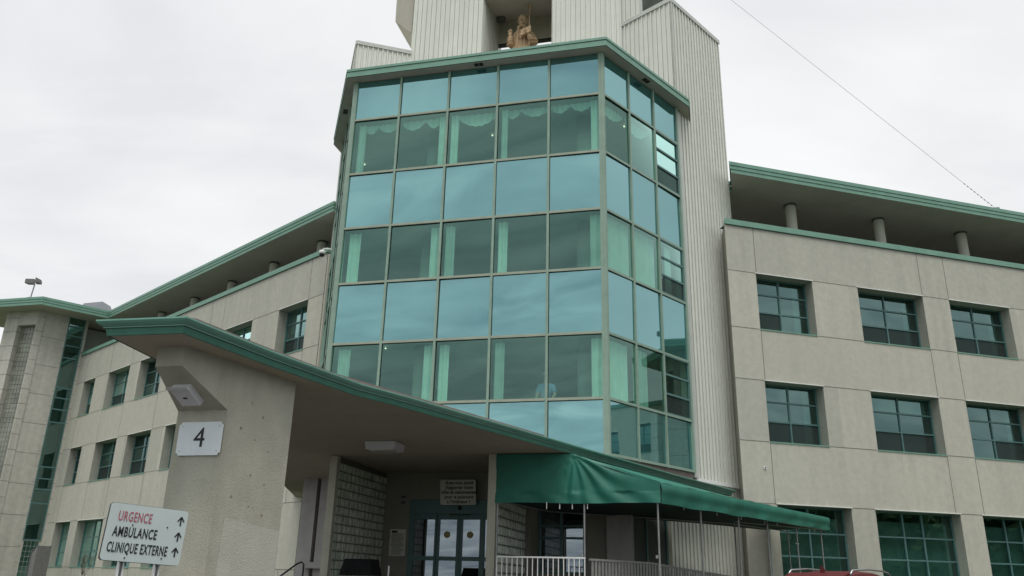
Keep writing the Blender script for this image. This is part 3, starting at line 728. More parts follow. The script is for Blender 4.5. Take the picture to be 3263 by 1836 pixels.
# number sign
T = thing('number_sign', 'white plate with notched corners and a black 4 on the pier front', 'sign', (.42, -12.415, 3.27))
b = MB(); hw, hh, q = .320, .215, .035; pr = []
for cx, cz, a0 in ((hw, hh, 180), (-hw, hh, 270), (-hw, -hh, 0), (hw, -hh, 90)):
    seg = [(cx+q*math.cos(R(a0+a)), cz+q*math.sin(R(a0+a))) for a in (0, 30, 60, 90)]
    if (cx > 0) == (cz > 0): seg = seg[::-1]
    else: seg = seg[::-1]
    pr += seg
pr = [(hw-q, hh), (hw-q*.75, hh-q*.75), (hw, hh-q), (hw, -hh+q), (hw-q*.75, -hh+q*.75), (hw-q, -hh), (-hw+q, -hh), (-hw+q*.75, -hh+q*.75), (-hw, -hh+q), (-hw, hh-q), (-hw+q*.75, hh-q*.75), (-hw+q, hh)]
b.hull([(x, 0, z) for x, z in pr], [(x, .012, z) for x, z in pr], M['signw']); b.build('plate', T)
b = MB()
for x, z in ((-.27, .16), (.27, .16), (-.27, -.16), (.27, -.16)): b.tube([(x, -.004, z), (x, .001, z)], .007, M['steel'], 8)
b.build('screws', T)
text('4', .36, M['ink'], 'numeral', T, (0, -.003, .0), (R(90), 0, 0), offset=.0, xs=.95)

# glass block screens
for x, lab in ((-1.63, 'glass block screen left of the entrance doors with a pale end post'), (2.15, 'glass block screen right of the doors, half hidden behind the green awning')):
    T = thing('glass_block_screen', lab, 'glass block wall', (x, -4.1, 0), 0, 'glass block screens beside the doors')
    b = MB(); b.box(-.09, .09, -.10, .06, .9, 4.27, M['stucco']); b.build('end_post', T)
    b = MB(); b.box(-.028, .028, .06, 3.1, 1.0, 4.27, M['grout']); b.build('grout_grid', T)
    b = MB(); n = 12; st = 3.02/n; z = 1.02; hz = .196
    while z < 4.1:
        for k in range(n):
            a = .075+k*st; b.box(-.045, .045, a+.019, a+st-.019, z+.013, z+hz-.013, M['gblk'])
            q = a+st*.30; b.box(-.049, .049, q, q+.022, z+.03, z+hz-.035, M['glint']); q = a+st*.66  # thin pale strips added to each block as painted highlights
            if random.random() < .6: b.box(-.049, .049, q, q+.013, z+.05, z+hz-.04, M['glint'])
        z += hz
    b.build('glass_blocks', T)

# parking sign over the door
T = thing('parking_ticket_sign', 'cream sign asking about the parking ticket, hung above the sliding doors', 'sign', (.445, -1.2, 3.76))
b = MB()
def rrect(hw, hh, r, k=4): 
    return [(sx*(hw-r)+r*math.cos(R(a0+90*i/k)), sz*(hh-r)+r*math.sin(R(a0+90*i/k))) for sx, sz, a0 in ((1, 1, 0), (-1, 1, 90), (-1, -1, 180), (1, -1, 270)) for i in range(k+1)]
pr = rrect(.475, .315, .05); b.hull([(x-.06*z, 0, z) for x, z in pr], [(x-.06*z, .02, z) for x, z in pr], M['signc']); b.build('board', T)
for k, (s_, xs) in enumerate((('Avez-vous pensé', .86), ("d'apporter votre", .86), ('billet de stationnement', .80), ('pour le paiement', .88), ("à l'intérieur ?", .92))):
    text(s_, .118, M['ink'], 'lettering', T, (.03-.0075*k*0, -.004, .235-.118*k), (R(90), 0, 0), offset=.0028, xs=xs, sp=1.06)
b = MB()
for x in (-.3, .3): b.tube([(x, .01, .3), (x, .01, .52)], .006, M['steel'])
b.build('hanger', T)
# notice poster left of the doors
def poster(x, y, z, w, h, lab, right=False):
    T = thing('notice_board', lab, 'notice', (x, y, z), 0)
    b = MB(); pr = rrect(w/2, h/2, .02); b.hull([(a, 0, c) for a, c in pr], [(a, .012, c) for a, c in pr], M['signc']); b.build('board', T)
    b = MB(); rr = random.Random(5); zz = h/2-.14
    b.box(-w/2+.05, -w/2+.20, -.003, .001, h/2-.09, h/2-.035, M['ink'])
    b.box(-w/2+.05, w/2-.03, -.003, .001, h/2-.112, h/2-.107, M['ink'])
    b.build('heading', T); b = MB()
    while zz > -h/2+.03:
        x0 = -w/2+rr.choice([.03, .05, .07]); x1 = w/2-rr.uniform(.03, .12); xx = x0
        while xx < x1:
            l = rr.uniform(.02, .05); b.box(xx, min(x1, xx+l), -.003, .001, zz, zz+.012, M['ink']); xx += l+.012
        zz -= .03
    b.build('printed_lines', T)
poster(-1.175, -1.03, 2.52, .44, .66, 'white printed notice with a bold heading on the wall left of the sliding doors')
poster(2.03, -1.03, 2.52, .20, .60, 'narrow white notice on the wall seen right of the right glass block screen')

# ------------------------------------------------------------------ AWNING
AW = thing('walkway_awning', 'green fabric awning on thin steel posts over the ramp right of the doors', 'awning')
def fabric(nu, nv, fn, name, smooth=True):
    b = MB(); P = [[fn(i/nu, j/nv) for j in range(nv+1)] for i in range(nu+1)]
    for i in range(nu):
        for j in range(nv): b.face([P[i][j], P[i+1][j], P[i+1][j+1], P[i][j+1]], M['awn'])
    o = b.build(name, AW, smooth=smooth); return o
rA, rB = Vector((3.93, -4.2, 4.22)), Vector((8.25, 5.25, 4.02))
eA, eB = Vector((5.75, -4.2, 3.64)), Vector((10.05, 4.75, 3.63))
def lerp(a, c, t): return a+(c-a)*t
def endpanel(s, t):   # s across from left to right, t top to bottom
    x = 2.23+(5.75-2.23)*s
    top = 4.25 if x < 3.93 else 4.25-(x-3.93)/(5.75-3.93)*.60
    bot = 3.22
    z = top+(bot-top)*t
    # folds radiate from the ridge end
    dx, dz = x-3.93, z-4.25; r = math.hypot(dx, dz)+.01; a = math.atan2(-dz, dx)
    amp = .028*math.exp(-((r-.6)/.75)**2)*(1 if dx > -.15 else .15)
    y = -4.2-amp*math.sin(a*17+.5*math.sin(5*r))-.02*math.sin(x*2.1+z*2)*(1-t)
    if z < 3.45: y -= .02*math.sin(x*3.3+1)+.012*math.sin(x*9+z*12)
    return (x, y, z+.012*math.sin(x*2.7)*(t > .99))
fabric(90, 26, endpanel, 'end_panel')
def roofp(s, t):
    p = lerp(lerp(rA, rB, s), lerp(eA, eB, s), t); sag = -.05*math.sin(pi*t)*(.6+.4*abs(math.sin(s*pi*5)))
    return (p.x, p.y, p.z+sag+.010*math.sin(s*60+6*t)*t)
fabric(70, 10, roofp, 'roof_panel')
def val(s, t):
    p = lerp(eA, eB, s); z = p.z-.43*t+.05*s*t*1.5; k = .018*math.sin(s*23+t*2)+.012*math.sin(s*57+3*t)
    n = Vector((.906, -.42)); bul = .03*math.sin(pi*min(1, t*1.6))
    return (p.x+n.x*(k*t+bul), p.y+n.y*(k*t+bul), z+.010*math.sin(s*31)*(t > .9))
fabric(120, 8, val, 'valance')
fabric(16, 4, lambda s, t: tuple(lerp(lerp(rB, eB, s), lerp(rB, eB, s)-Vector((0, 0, .42)), t)), 'end_flap')
b = MB()
b.tube([(2.25, -4.15, 3.28), (5.70, -4.15, 3.28), (9.95, 4.75, 3.28)], .022, M['steel']); b.tube([(3.93, -4.12, 4.2), (5.72, -4.12, 3.62)], .02, M['steel'])
b.tube([(7.3, 1.6, 3.28), (9.95, 4.75, 3.28)], .02, M['steel']); b.tube([(2.25, -4.15, 3.28), (2.9, -1.3, 3.28), (7.15, 2.2, 3.28), (8.9, 5.4, 3.28)], .02, M['steel'])
b.build('pipe_frame', AW)
for x, y in ((2.28, -4.17), (4.16, -4.17), (5.68, -4.12), (6.5, -2.3), (7.35, -.5), (8.1, 1.2), (8.95, 2.9), (9.75, 4.45), (7.3, 2.3), (8.9, 5.3)):
    b = MB(); b.cyl(x, y, .9 if y < 1 or x < 5 else .5, 3.3, .021, M['steel'], 10)
    if x in (4.16, 5.68): b.box(x-.07, x-.02, y-.05, y+.05, 2.14, 2.2, M['steel'])
    b.build('post', AW)
b = MB()
for x in (3.35, 3.63, 3.9, 4.22): b.box(x, x+.018, -4.19, -4.185, 3.10, 3.24, M['wht'])
for s in (.12, .28, .41, .55, .63, .78, .90): 
    p = lerp(eA, eB, s); b.box(p.x-.1, p.x-.09, p.y-.02, p.y-.015, 3.17, 3.24, M['wht'])
b.build('tie_tab', AW)
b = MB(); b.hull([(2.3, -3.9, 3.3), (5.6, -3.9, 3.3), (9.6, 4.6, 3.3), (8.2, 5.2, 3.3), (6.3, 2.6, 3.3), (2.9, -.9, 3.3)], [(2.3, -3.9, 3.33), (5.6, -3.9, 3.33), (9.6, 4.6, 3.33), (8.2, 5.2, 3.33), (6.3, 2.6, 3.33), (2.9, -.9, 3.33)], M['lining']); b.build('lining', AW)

# ------------------------------------------------------------------ railings, bin, handrail
T = thing('guard_railing', 'white railing with thin upright bars under the awning front edge', 'railing', (2.36, -4.45, 0))
b = MB(); b.box(0, 1.86, -.015, .015, 2.10, 2.13, M['wht']); b.box(0, 1.86, -.012, .012, 1.2, 1.225, M['wht'])
b.build('top_rail', T)
for k in range(18):
    b = MB(); b.box(.0+.108*k, .018+.108*k, -.009, .009, 1.12, 2.10, M['wht']); b.build('baluster', T)
T = thing('ramp_railing', 'grey railing of close flat pickets running down the ramp behind the awning posts', 'railing', (4.3, -4.4, 0), R(62))
b = MB(); L_ = 7.4; hz = lambda u: 2.10-(.0 if u < 2.2 else (u-2.2)*.055)
for u0, u1 in ((0, 2.2), (2.2, L_)):
    b.hull([(u0, -.02, hz(u0)-.03), (u0, .02, hz(u0)-.03), (u0, .02, hz(u0)+.01), (u0, -.02, hz(u0)+.01)], [(u1, -.02, hz(u1)-.03), (u1, .02, hz(u1)-.03), (u1, .02, hz(u1)+.01), (u1, -.02, hz(u1)+.01)], M['wood'])
b.build('top_rail', T)
for k in range(62):
    u = .06+k*.118; b = MB(); b.box(u, u+.062, -.010, .010, hz(u)-1.0, hz(u)-.03, M['wood']); b.build('picket', T)
T = thing('litter_bin', 'black litter bin with a sloped hood in front of the left glass block screen', 'bin', (-.32, -5.2, 1.0))
b = MB(); b.hull([(-.27, -.22, 0), (.27, -.22, 0), (.27, .22, 0), (-.27, .22, 0)], [(-.31, -.25, .66), (.31, -.25, .66), (.31, .25, .66), (-.31, .25, .66)], M['binb']); b.build('bin_body', T)
b = MB(); b.hull([(-.35, -.28, .68), (.35, -.28, .68), (.35, .28, .68), (-.35, .28, .68)], [(-.29, -.20, 1.0), (.29, -.20, 1.0), (.29, .22, 1.0), (-.29, .22, 1.0)], M['binb']); b.build('hood', T)
T = thing('handrail', 'bent black metal handrail at the foot of the left glass block screen', 'handrail', (-1.15, -6.2, 0))
b = MB(); b.tube([(-.35, -.6, 1.45), (-.05, -.1, 1.86), (0, 0, 1.90), (.04, .02, 1.86), (.04, .02, .6)], .018, M['blackm']); b.build('rail', T)
T = thing('marker_post', 'short white marker post beside the litter bin', 'post', (.37, -5.4, 0))
b = MB(); b.cyl(0, 0, .6, 1.86, .014, M['wht'], 8); b.ball((0, 0, 1.86), .017, .017, .017, M['wht'], 8, 5); b.build('post_shaft', T)

# ------------------------------------------------------------------ direction sign
def wthing(name, label, cat, loc, rz=0, group=None):
    o = bpy.data.objects.new(name, None); COL.objects.link(o); o.location = loc; o.rotation_euler = (0, 0, rz); return tag(o, label, cat, group)
T = wthing('direction_sign', 'pale sign on two posts reading URGENCE, AMBULANCE, CLINIQUE EXTERNE with up arrows', 'sign', (-2.875, 6.87, 1.90), R(42))
T.scale = (.98, .98, 1.0)
brd = bpy.data.objects.new('sign_board', None)
b = MB(); pr = rrect(.315, .215, .028, 5)
tl = R(-2.6); ct, st_ = math.cos(tl), math.sin(tl)
rt = lambda x, z: (x*ct-z*st_, x*st_+z*ct)
b.hull([(rt(x, z)[0], 0, rt(x, z)[1]) for x, z in pr], [(rt(x, z)[0], .030, rt(x, z)[1]) for x, z in pr], M['signg'], M['signg']); brd = b.build('board', T)
b = MB(); prb = rrect(.318, .218, .030, 5); b.hull([(rt(x, z)[0], .012, rt(x, z)[1]) for x, z in prb], [(rt(x, z)[0], .034, rt(x, z)[1]) for x, z in prb], M['blackm']); b.build('board_edge', T)
def st(s_, x, z, size, mat, xs, off): 
    p = rt(x, z); return text(s_, size, mat, 'lettering', T, (p[0], -.0022, p[1]), (R(90), -tl, 0), extrude=.001, offset=off, align='LEFT', xs=xs, sp=1.12)
st('URGENCE', -.245, .118, .105, M['redink'], .52, .0012); st('AMBULANCE', -.262, .0, .105, M['ink'], .525, .0020); st('CLINIQUE EXTERNE', -.282, -.118, .105, M['ink'], .462, .0020)
def arrow(x, z, h=.07, t_=.0065):
    b = MB()
    def bar(x0, z0, x1, z1, w):
        d = Vector((x1-x0, z1-z0)).normalized(); n = Vector((-d.y, d.x))*w
        q = [rt(x0+n.x, z0+n.y), rt(x1+n.x, z1+n.y), rt(x1-n.x, z1-n.y), rt(x0-n.x, z0-n.y)]
        return q
    y = -.003
    for q in (bar(x, z-h/2, x, z+h/2-.006, t_*.85), bar(x-.026, z+h/2-.036, x, z+h/2, t_*.75), bar(x+.026, z+h/2-.036, x, z+h/2, t_*.75)):
        y -= .0004; b.hull([(p[0], y, p[1]) for p in q], [(p[0], .001, p[1]) for p in q], M['ink'])
    b.build('arrow', T)
for x, z in ((.262, .128), (.262, .005), (.262, -.115)): arrow(x, z)
b = MB()
for x, z in ((-.12, .06), (.16, .07), (-.13, -.188), (.16, -.17)):
    p = rt(x, z); b.tube([(p[0], -.005, p[1]), (p[0], .001, p[1])], .006, M['blackm'], 8)
b.build('bolt_heads', T)
for x in (-.14, .145):
    b = MB(); b.box(x-.022, x-.012, .036, .075, -1.9, .12, M['wht']); b.box(x-.012, x+.012, .062, .072, -1.9, .12, M['steel']); b.box(x+.012, x+.022, .036, .075, -1.9, .12, M['wht']); b.build('post', T)

# ------------------------------------------------------------------ statue
def skin_figure(name, parent, joints, edges, mat, sub=2, loc=(0, 0, 0)):
    me = bpy.data.meshes.new(name); me.from_pydata([j[0] for j in joints], edges, []); o = bpy.data.objects.new(name, me); COL.objects.link(o); o.parent = parent; o.location = loc
    m = o.modifiers.new('Skin', 'SKIN'); m.use_smooth_shade = True
    for i, j in enumerate(joints):
        r = j[1]; me.skin_vertices[0].data[i].radius = (r, r) if not isinstance(r, tuple) else r
        me.skin_vertices[0].data[i].use_root = (i == 0)
    s = o.modifiers.new('Sub', 'SUBSURF'); s.levels = sub; s.render_levels = sub
    dg = bpy.context.evaluated_depsgraph_get(); dg.update()
    m2 = bpy.data.meshes.new_from_object(o.evaluated_get(dg)); o.modifiers.clear(); o.data = m2; m2.materials.clear(); m2.materials.append(mat)
    for p in m2.polygons: p.use_smooth = True
    return o
ST = thing('bishop_statue', 'terracotta statue of a bearded bishop with crozier and book in the tower niche', 'statue', (.10, 6.2, 21.1))
# robe with folds
b = MB(); nth, nz = 72, 26; zz = [0, 3.4]
def robe(th, z):
    t = z/2.36
    rx = .62-.10*t+.0*t; rx = .60*(1-t)+.46*t if t < .55 else .515+(.42-.515)*(t-.55)/.45
    if t > .88: rx *= max(.12, 1-(t-.88)/.12*.80)
    ry = rx*.62
    f = 1+.055*(1-t)*math.sin(th*13+2*math.sin(z*1.3))+.03*math.sin(th*27)*(1-t*.6)
    return (rx*f*math.cos(th), ry*f*math.sin(th), z)
P = [[robe(2*pi*i/nth, 2.36*j/nz) for i in range(nth)] for j in range(nz+1)]
for j in range(nz):
    for i in range(nth): b.face([P[j][i], P[j][(i+1) % nth], P[j+1][(i+1) % nth], P[j+1][i]], M['clay'])
b.face(P[-1], M['clay']); b.build('robe', ST, True)
skin_figure('statue_body', ST, [((0, 0, 1.6), .20), ((0, 0, 2.2), .17), ((0, -.02, 2.42), .11), ((0, -.04, 2.60), .12),
    ((-.30, -.02, 2.12), .16), ((-.45, -.10, 1.50), .18), ((-.45, -.34, 1.62), .14), ((-.44, -.40, 1.86), .08),
    ((.34, -.02, 2.12), .17), ((.56, -.10, 1.50), .19), ((.44, -.36, 1.62), .14), ((.32, -.42, 1.82), .08)],
    [(0, 1), (1, 2), (2, 3), (1, 4), (4, 5), (5, 6), (6, 7), (1, 8), (8, 9), (9, 10), (10, 11)], M['clay'])
for (x, y, z, r) in ((-.445, -.36, 1.74, .150), (-.45, -.32, 1.62, .165), (-.45, -.27, 1.50, .18), (.42, -.36, 1.68, .16), (.47, -.31, 1.57, .18), (.51, -.25, 1.45, .20)):
    b = MB(); b.ball((x, y, z), r, r*.8, .05, M['clay']); b.build('sleeve_fold', ST, True)
b = MB(); b.ball((0, -.05, 2.82), .205, .21, .28, M['clay'], 20, 14); b.ball((0, -.235, 2.80), .032, .05, .06, M['clay'])
b.ball((0, -.16, 2.63), .13, .11, .15, M['clay'], 16, 10); b.ball((0, -.0, 2.97), .17, .18, .17, M['clay'], 16, 10)
for s in (-1, 1):
    b.ball((s*.19, -.03, 2.80), .03, .045, .06, M['clay']); b.ball((s*.07, -.215, 2.88), .05, .03, .018, M['clay']); b.ball((s*.10, -.19, 2.76), .05, .04, .04, M['clay'])
    b.ball((s*.075, -.222, 2.845), .025, .012, .012, M['hole'])
b.ball((0, -.262, 2.715), .05, .012, .008, M['hole'])
b.build('head', ST, True)
b = MB(); hx, hy, hz_ = -.44, -.42, 1.92
b.ball((hx, hy, hz_), .088, .05, .10, M['clay'])
for k, (dx, L2) in enumerate(((-.072, .14), (-.025, .18), (.024, .185), (.070, .155))):
    b.tube([(hx+dx*.8, hy, hz_+.05), (hx+dx, hy-.01, hz_+.05+L2*.6), (hx+dx*1.05, hy-.02, hz_+.05+L2)], .023, M['clay'], 7, .017)
b.tube([(hx+.05, hy-.01, hz_), (hx+.085, hy-.03, hz_+.06), (hx+.085, hy-.04, hz_+.11)], .019, M['clay'], 7, .014)
b.build('raised_hand', ST, True)
b = MB(); tf = lambda x, y, z: (.25+x*.95-y*.1, -.47+y+x*.05, 1.93+z+x*.42)
b.box(-.22, .20, -.06, .07, -.13, .12, M['clay'], tf); b.box(-.23, .21, -.075, -.06, -.15, .14, M['clay'], tf); b.box(-.23, .21, .07, .085, -.15, .14, M['clay'], tf); b.build('book', ST)
b = MB()
for k in range(4): b.tube([(.34, -.50, 1.80+.045*k), (.25, -.56, 1.81+.045*k), (.18, -.55, 1.82+.045*k)], .02, M['clay'], 7, .015)
b.ball((.34, -.46, 1.85), .07, .06, .09, M['clay']); b.build('book_hand', ST, True)
b = MB(); pts = [(.36, -.34, .1), (.345, -.34, 3.05)]; b.tube(pts, .024, M['clay']); 
cr = [(.345, -.34, 3.05)]+[(.345+.02+.125*math.cos(a)*(1-.045*k)+.0, -.34, 3.22+.125*math.sin(a)*(1-.045*k)) for k, a in enumerate([R(-80+30*i) for i in range(14)])]
b.tube(cr, .03, M['clay'], 8, .02); b.ball((.36, -.34, 3.22), .05, .03, .05, M['clay']); b.build('crozier', ST, True)
b = MB(); b.box(-.05, .05, -.36, -.30, 1.70, 1.94, M['clay']); b.box(-.10, .10, -.36, -.30, 1.81, 1.87, M['clay']); b.build('pectoral_cross', ST)
b = MB()
for s in (-1, 1):
    b.tube([(s*.10, -.335, 2.28), (s*.13, -.345, 1.9), (s*.15, -.36, 1.4), (s*.17, -.37, .4)], .030, M['clay'], 6)
b.build('stole', ST, True)
b = MB(); b.tube([(.0, -.30, 2.40), (.15, -.24, 2.36), (.22, -.05, 2.36), (.15, .14, 2.36), (-.15, .14, 2.36), (-.22, -.05, 2.36), (-.15, -.24, 2.36), (0, -.30, 2.40)], .045, M['clay'], 8); b.build('collar', ST, True)
b = MB()
for k in range(7):
    a = -1.2+.4*k; b.tube([(.12*math.sin(a), -.10-.15*math.cos(a), 2.68), (.10*math.sin(a), -.12-.15*math.cos(a), 2.52), (.05*math.sin(a), -.20, 2.42)], .035, M['clay'], 6, .015)
b.build('beard', ST, True)
b = MB(); b.cyl(0, 0, -.02, .12, .62, M['clay'], 24); b.build('plinth', ST)

# ------------------------------------------------------------------ person at the window
PR = thing('person', 'person in a light blue shirt leaning on the sill behind the glass bay', 'person', (2.38, .62, 5.45))
skin_figure('body', PR, [((0, 0, .92), .14), ((0, -.04, 1.15), .13), ((0, -.10, 1.38), .14), ((0, -.13, 1.50), .055), ((0, -.16, 1.58), .07), ((0, -.17, 1.68), .075),
    ((-.19, -.10, 1.40), .065), ((-.26, -.16, 1.14), .05), ((-.22, -.36, .99), .036), ((.19, -.10, 1.40), .065), ((.26, -.16, 1.14), .05), ((.22, -.36, .99), .036),
    ((-.10, 0, .86), .10), ((-.11, -.02, .48), .07), ((-.11, .0, .08), .05), ((-.11, -.13, .04), .04), ((.10, 0, .86), .10), ((.11, -.02, .48), .07), ((.11, 0, .08), .05), ((.11, -.13, .04), .04)],
    [(0, 1), (1, 2), (2, 3), (3, 4), (4, 5), (2, 6), (6, 7), (7, 8), (2, 9), (9, 10), (10, 11), (0, 12), (12, 13), (13, 14), (14, 15), (0, 16), (16, 17), (17, 18), (18, 19)], M['skin'])
skin_figure('shirt', PR, [((0, 0, .95), .165), ((0, -.04, 1.15), .155), ((0, -.10, 1.38), .165), ((0, -.12, 1.46), .09), ((-.19, -.10, 1.40), .085), ((-.25, -.15, 1.18), .072), ((.19, -.10, 1.40), .085), ((.25, -.15, 1.18), .072)],
    [(0, 1), (1, 2), (2, 3), (2, 4), (4, 5), (2, 6), (6, 7)], M['shirt'])
skin_figure('trousers', PR, [((0, 0, .95), .15), ((-.10, 0, .86), .115), ((-.11, -.02, .48), .085), ((-.11, 0, .12), .07), ((.10, 0, .86), .115), ((.11, -.02, .48), .085), ((.11, 0, .12), .07)], [(0, 1), (1, 2), (2, 3), (0, 4), (4, 5), (5, 6)], M['pants'])
b = MB(); b.ball((0, -.155, 1.74), .095, .105, .085, M['hair']); b.build('hair', PR, True)
for s in (-1, 1):
    b = MB(); b.ball((s*.205, -.40, .965), .04, .05, .02, M['skin'])
    for k in range(4): b.tube([(s*.205+(k-1.5)*.02, -.42, .965), (s*.205+(k-1.5)*.024, -.48, .957), (s*.205+(k-1.5)*.024, -.505, .945)], .009, M['skin'], 6, .007)
    b.tube([(s*.205-s*.035, -.40, .965), (s*.205-s*.06, -.44, .955)], .010, M['skin'], 6, .008); b.build('hand', PR, True)
b = MB(); b.ball((0, -.255, 1.645), .014, .02, .025, M['skin']); b.build('nose', PR, True)

# ------------------------------------------------------------------ cameras, wire, mast, insulator spot
def cctv(x, y, z, dome, lab, rz=0):
    T = thing('security_camera', lab, 'camera', (x, y, z), rz)
    if dome:
        b = MB(); b.tube([(.45, .2, .18), (.30, .1, .19), (.05, .0, .19), (0, 0, .12)], .035, M['wht']); b.build('bracket', T)
        b = MB(); b.cyl(0, 0, -.02, .12, .125, M['wht'], 16, .10); b.build('housing', T, True)
        b = MB(); b.ball((0, 0, -.03), .10, .10, .10, M['blackm']); b.build('dome', T, True)
    else:
        b = MB(); b.tube([(-.2, .25, -.14), (0, 0, -.14), (0, 0, -.05)], .03, M['wht']); b.build('bracket', T)
        b = MB(); b.box(-.09, .12, -.28, .12, -.06, .07, M['wht']); b.box(-.10, .13, -.33, .14, .07, .09, M['wht']); b.build('housing', T)
        b = MB(); b.box(-.05, .08, -.285, -.279, -.04, .05, M['blackm']); b.build('lens', T)
cctv(-7.02, 4.3, 13.1, True, 'white dome security camera on a bracket at the left side of the glass bay')
cctv(8.32, 6.75, 15.9, False, 'white box security camera under the right wing eave beside the metal siding', .4)
T = thing('guy_wire', 'thin guy wire running from the mast down to the right wing eave', 'wire')
b = MB(); p0, p1 = Vector((5.8, 8.4, 28.9)), Vector((18.34, 11.5, 16.05)); b.tube([p0+(p1-p0)*k/20-Vector((0, 0, -.02*math.sin(pi*k/20))) for k in range(21)], .007, M['steel'], 5); b.build('cable', T)
for k in range(9):
    q = p1+(p0-p1)*(.012+.009*k); b = MB(); b.ball(tuple(q), .022, .022, .03, M['blackm'], 6, 4); b.build('insulator', T)
b = MB(); b.box(18.25, 18.45, 11.44, 11.54, 16.03, 16.10, M['steel']); b.build('anchor_plate', T)
T = thing('antenna_mast', 'slender lattice antenna mast rising behind the metal tower', 'mast', (5.72, 9.0, 22))
b = MB(); cs = [(-.19, 0), (.19, 0), (0, .3)]
for x, y in cs: b.tube([(x, y, 0), (x, y, 9)], .025, M['steel'], 6)
for k in range(26):
    z = .34*k
    for i in range(3):
        (x0, y0), (x1, y1) = cs[i], cs[(i+1) % 3]; b.tube([(x0, y0, z), (x1, y1, z+.34)], .012, M['steel'], 5); b.tube([(x0, y0, z), (x1, y1, z)], .010, M['steel'], 5)
b.build('lattice', T)
b = MB(); b.tube([WRf(15.0, -.01, 5.2), WRf(15.0, .03, 5.2)], .05, M['wht'], 12); b.tube([WRf(15.0, .03, 5.2), WRf(15.0, .045, 5.2)], .022, M['blackm'], 10); b.build('vent_cap', HB)

# downpipe near the right wing edge under the awning
b = MB(); b.cyl(*WRf.xy(14.9, .1), .2, 3.9, .05, M['trim'], 10); b.build('downpipe', HB)
T = thing('utility_cabinet', 'weathered grey metal cabinet with a sloped top at the foot of the left stair tower', 'cabinet', (-25.75, 14.2, 0), R(-30))
T.scale = (.62, .8, .97)
b = MB(); b.hull([(-.55, -.4, 0), (.55, -.4, 0), (.55, .4, 0), (-.55, .4, 0)], [(-.55, -.4, 2.5), (.55, -.4, 2.9), (.55, .4, 2.9), (-.55, .4, 2.5)], M['lamphead']); b.build('cabinet_body', T)
b = MB(); b.box(-.60, -.5, -.45, .45, 0, 2.75, M['dark']); b.build('side_panel', T)
def shrub(x, y, z, h, lab):
    T = thing('bare_shrub', lab, 'shrub', (x, y, z))
    b = MB(); rr = random.Random(3)
    def br(p, d, l, r, n):
        q = p+d*l; b.tube([p, (p+q)/2+Vector((rr.uniform(-.03, .03), rr.uniform(-.03, .03), 0)), q], r, M['bark'], 5, r*.6)
        if n:
            for _ in range(3): br(q, (d+Vector((rr.uniform(-.6, .6), rr.uniform(-.6, .6), rr.uniform(-.1, .4)))).normalized(), l*.7, r*.6, n-1)
    br(Vector((0, 0, 0)), Vector((0, 0, 1)), h*.4, .03, 4); b.build('branches', T)
shrub(-19.2, 9.5, .2, 2.0, 'small leafless shrub whose twigs reach up left of the direction sign')

# ------------------------------------------------------------------ the red car
CAR = thing('parked_car', 'dark red SUV with silver roof rails parked at the right bottom edge', 'car', (9.42, -3.3, .17), R(62))
CAR.scale = (.97, .97, .97)
b = MB()
# body lofted along x (heading +x); sections: half width, z bottom, belt z, roof half width, roof z
sec = [(-2.25, .80, .42, .92, .66, .95), (-2.15, .88, .30, 1.0, .70, 1.12), (-2.0, .92, .28, 1.04, .62, 1.62), (-1.75, .93, .28, 1.05, .60, 1.76), (-1.2, .94, .28, 1.06, .62, 1.82), (-.3, .94, .28, 1.05, .63, 1.84), (.4, .94, .28, 1.04, .61, 1.77), (.9, .93, .28, 1.02, .60, 1.50), (1.35, .92, .28, 1.0, .72, 1.12), (1.9, .88, .30, .95, .66, 1.02), (2.2, .78, .38, .85, .55, .88), (2.3, .70, .45, .72, .5, .76)]
rings = []
for x, hw, zb, zbelt, rw, zr in sec:
    ring = []
    for k in range(33):
        t = k/32  # around upper half from right bottom over roof to left bottom
        a = t*pi
    pts = [(hw*.92, zb), (hw, zb+.15), (hw, zbelt-.05), (hw*.97, zbelt), (hw*.94 if zr > 1.3 else rw*1.1, zbelt+.03), (rw+.06 if zr > 1.3 else rw, zbelt+(zr-zbelt)*.80), (rw, zr-.05), (rw*.8, zr-.01), (rw*.4, zr+.015), (0, zr+.02)]
    full = [(-h, z) for h, z in pts] + [(h, z) for h, z in pts[::-1][1:]]
    rings.append([(x, y, z) for y, z in full])
body = MB(); gl = MB()
for i in range(len(rings)-1):
    for k in range(len(rings[0])-1):
        q = [rings[i][k], rings[i+1][k], rings[i+1][k+1], rings[i][k+1]]
        kk = k if k < 9 else 17-k
        xm = (sec[i][0]+sec[i+1][0])/2
        side_glass = kk == 4 and -1.9 < xm < 1.0
        body.face(q, M['carglass'] if side_glass else M['red'])
    body.face([rings[i][0], rings[i][-1], rings[i+1][-1], rings[i+1][0]], M['blackm'])
body.face(rings[0], M['red']); body.face(rings[-1][::-1], M['red']); body.build('body', CAR, True)
b = MB(); b.hull([(-2.17, -.60, 1.13), (-2.17, .60, 1.13), (-2.03, .55, 1.58), (-2.03, -.55, 1.58)], [(-2.20, -.60, 1.13), (-2.20, .60, 1.13), (-2.06, .55, 1.58), (-2.06, -.55, 1.58)], M['carglass']); b.build('rear_window', CAR)
b = MB(); b.hull([(-2.02, -.60, 1.66), (-2.02, .60, 1.66), (-1.7, .58, 1.765), (-1.7, -.58, 1.765)], [(-2.14, -.56, 1.69), (-2.14, .56, 1.69), (-1.7, .58, 1.80), (-1.7, -.58, 1.80)], M['red']); b.build('spoiler', CAR)
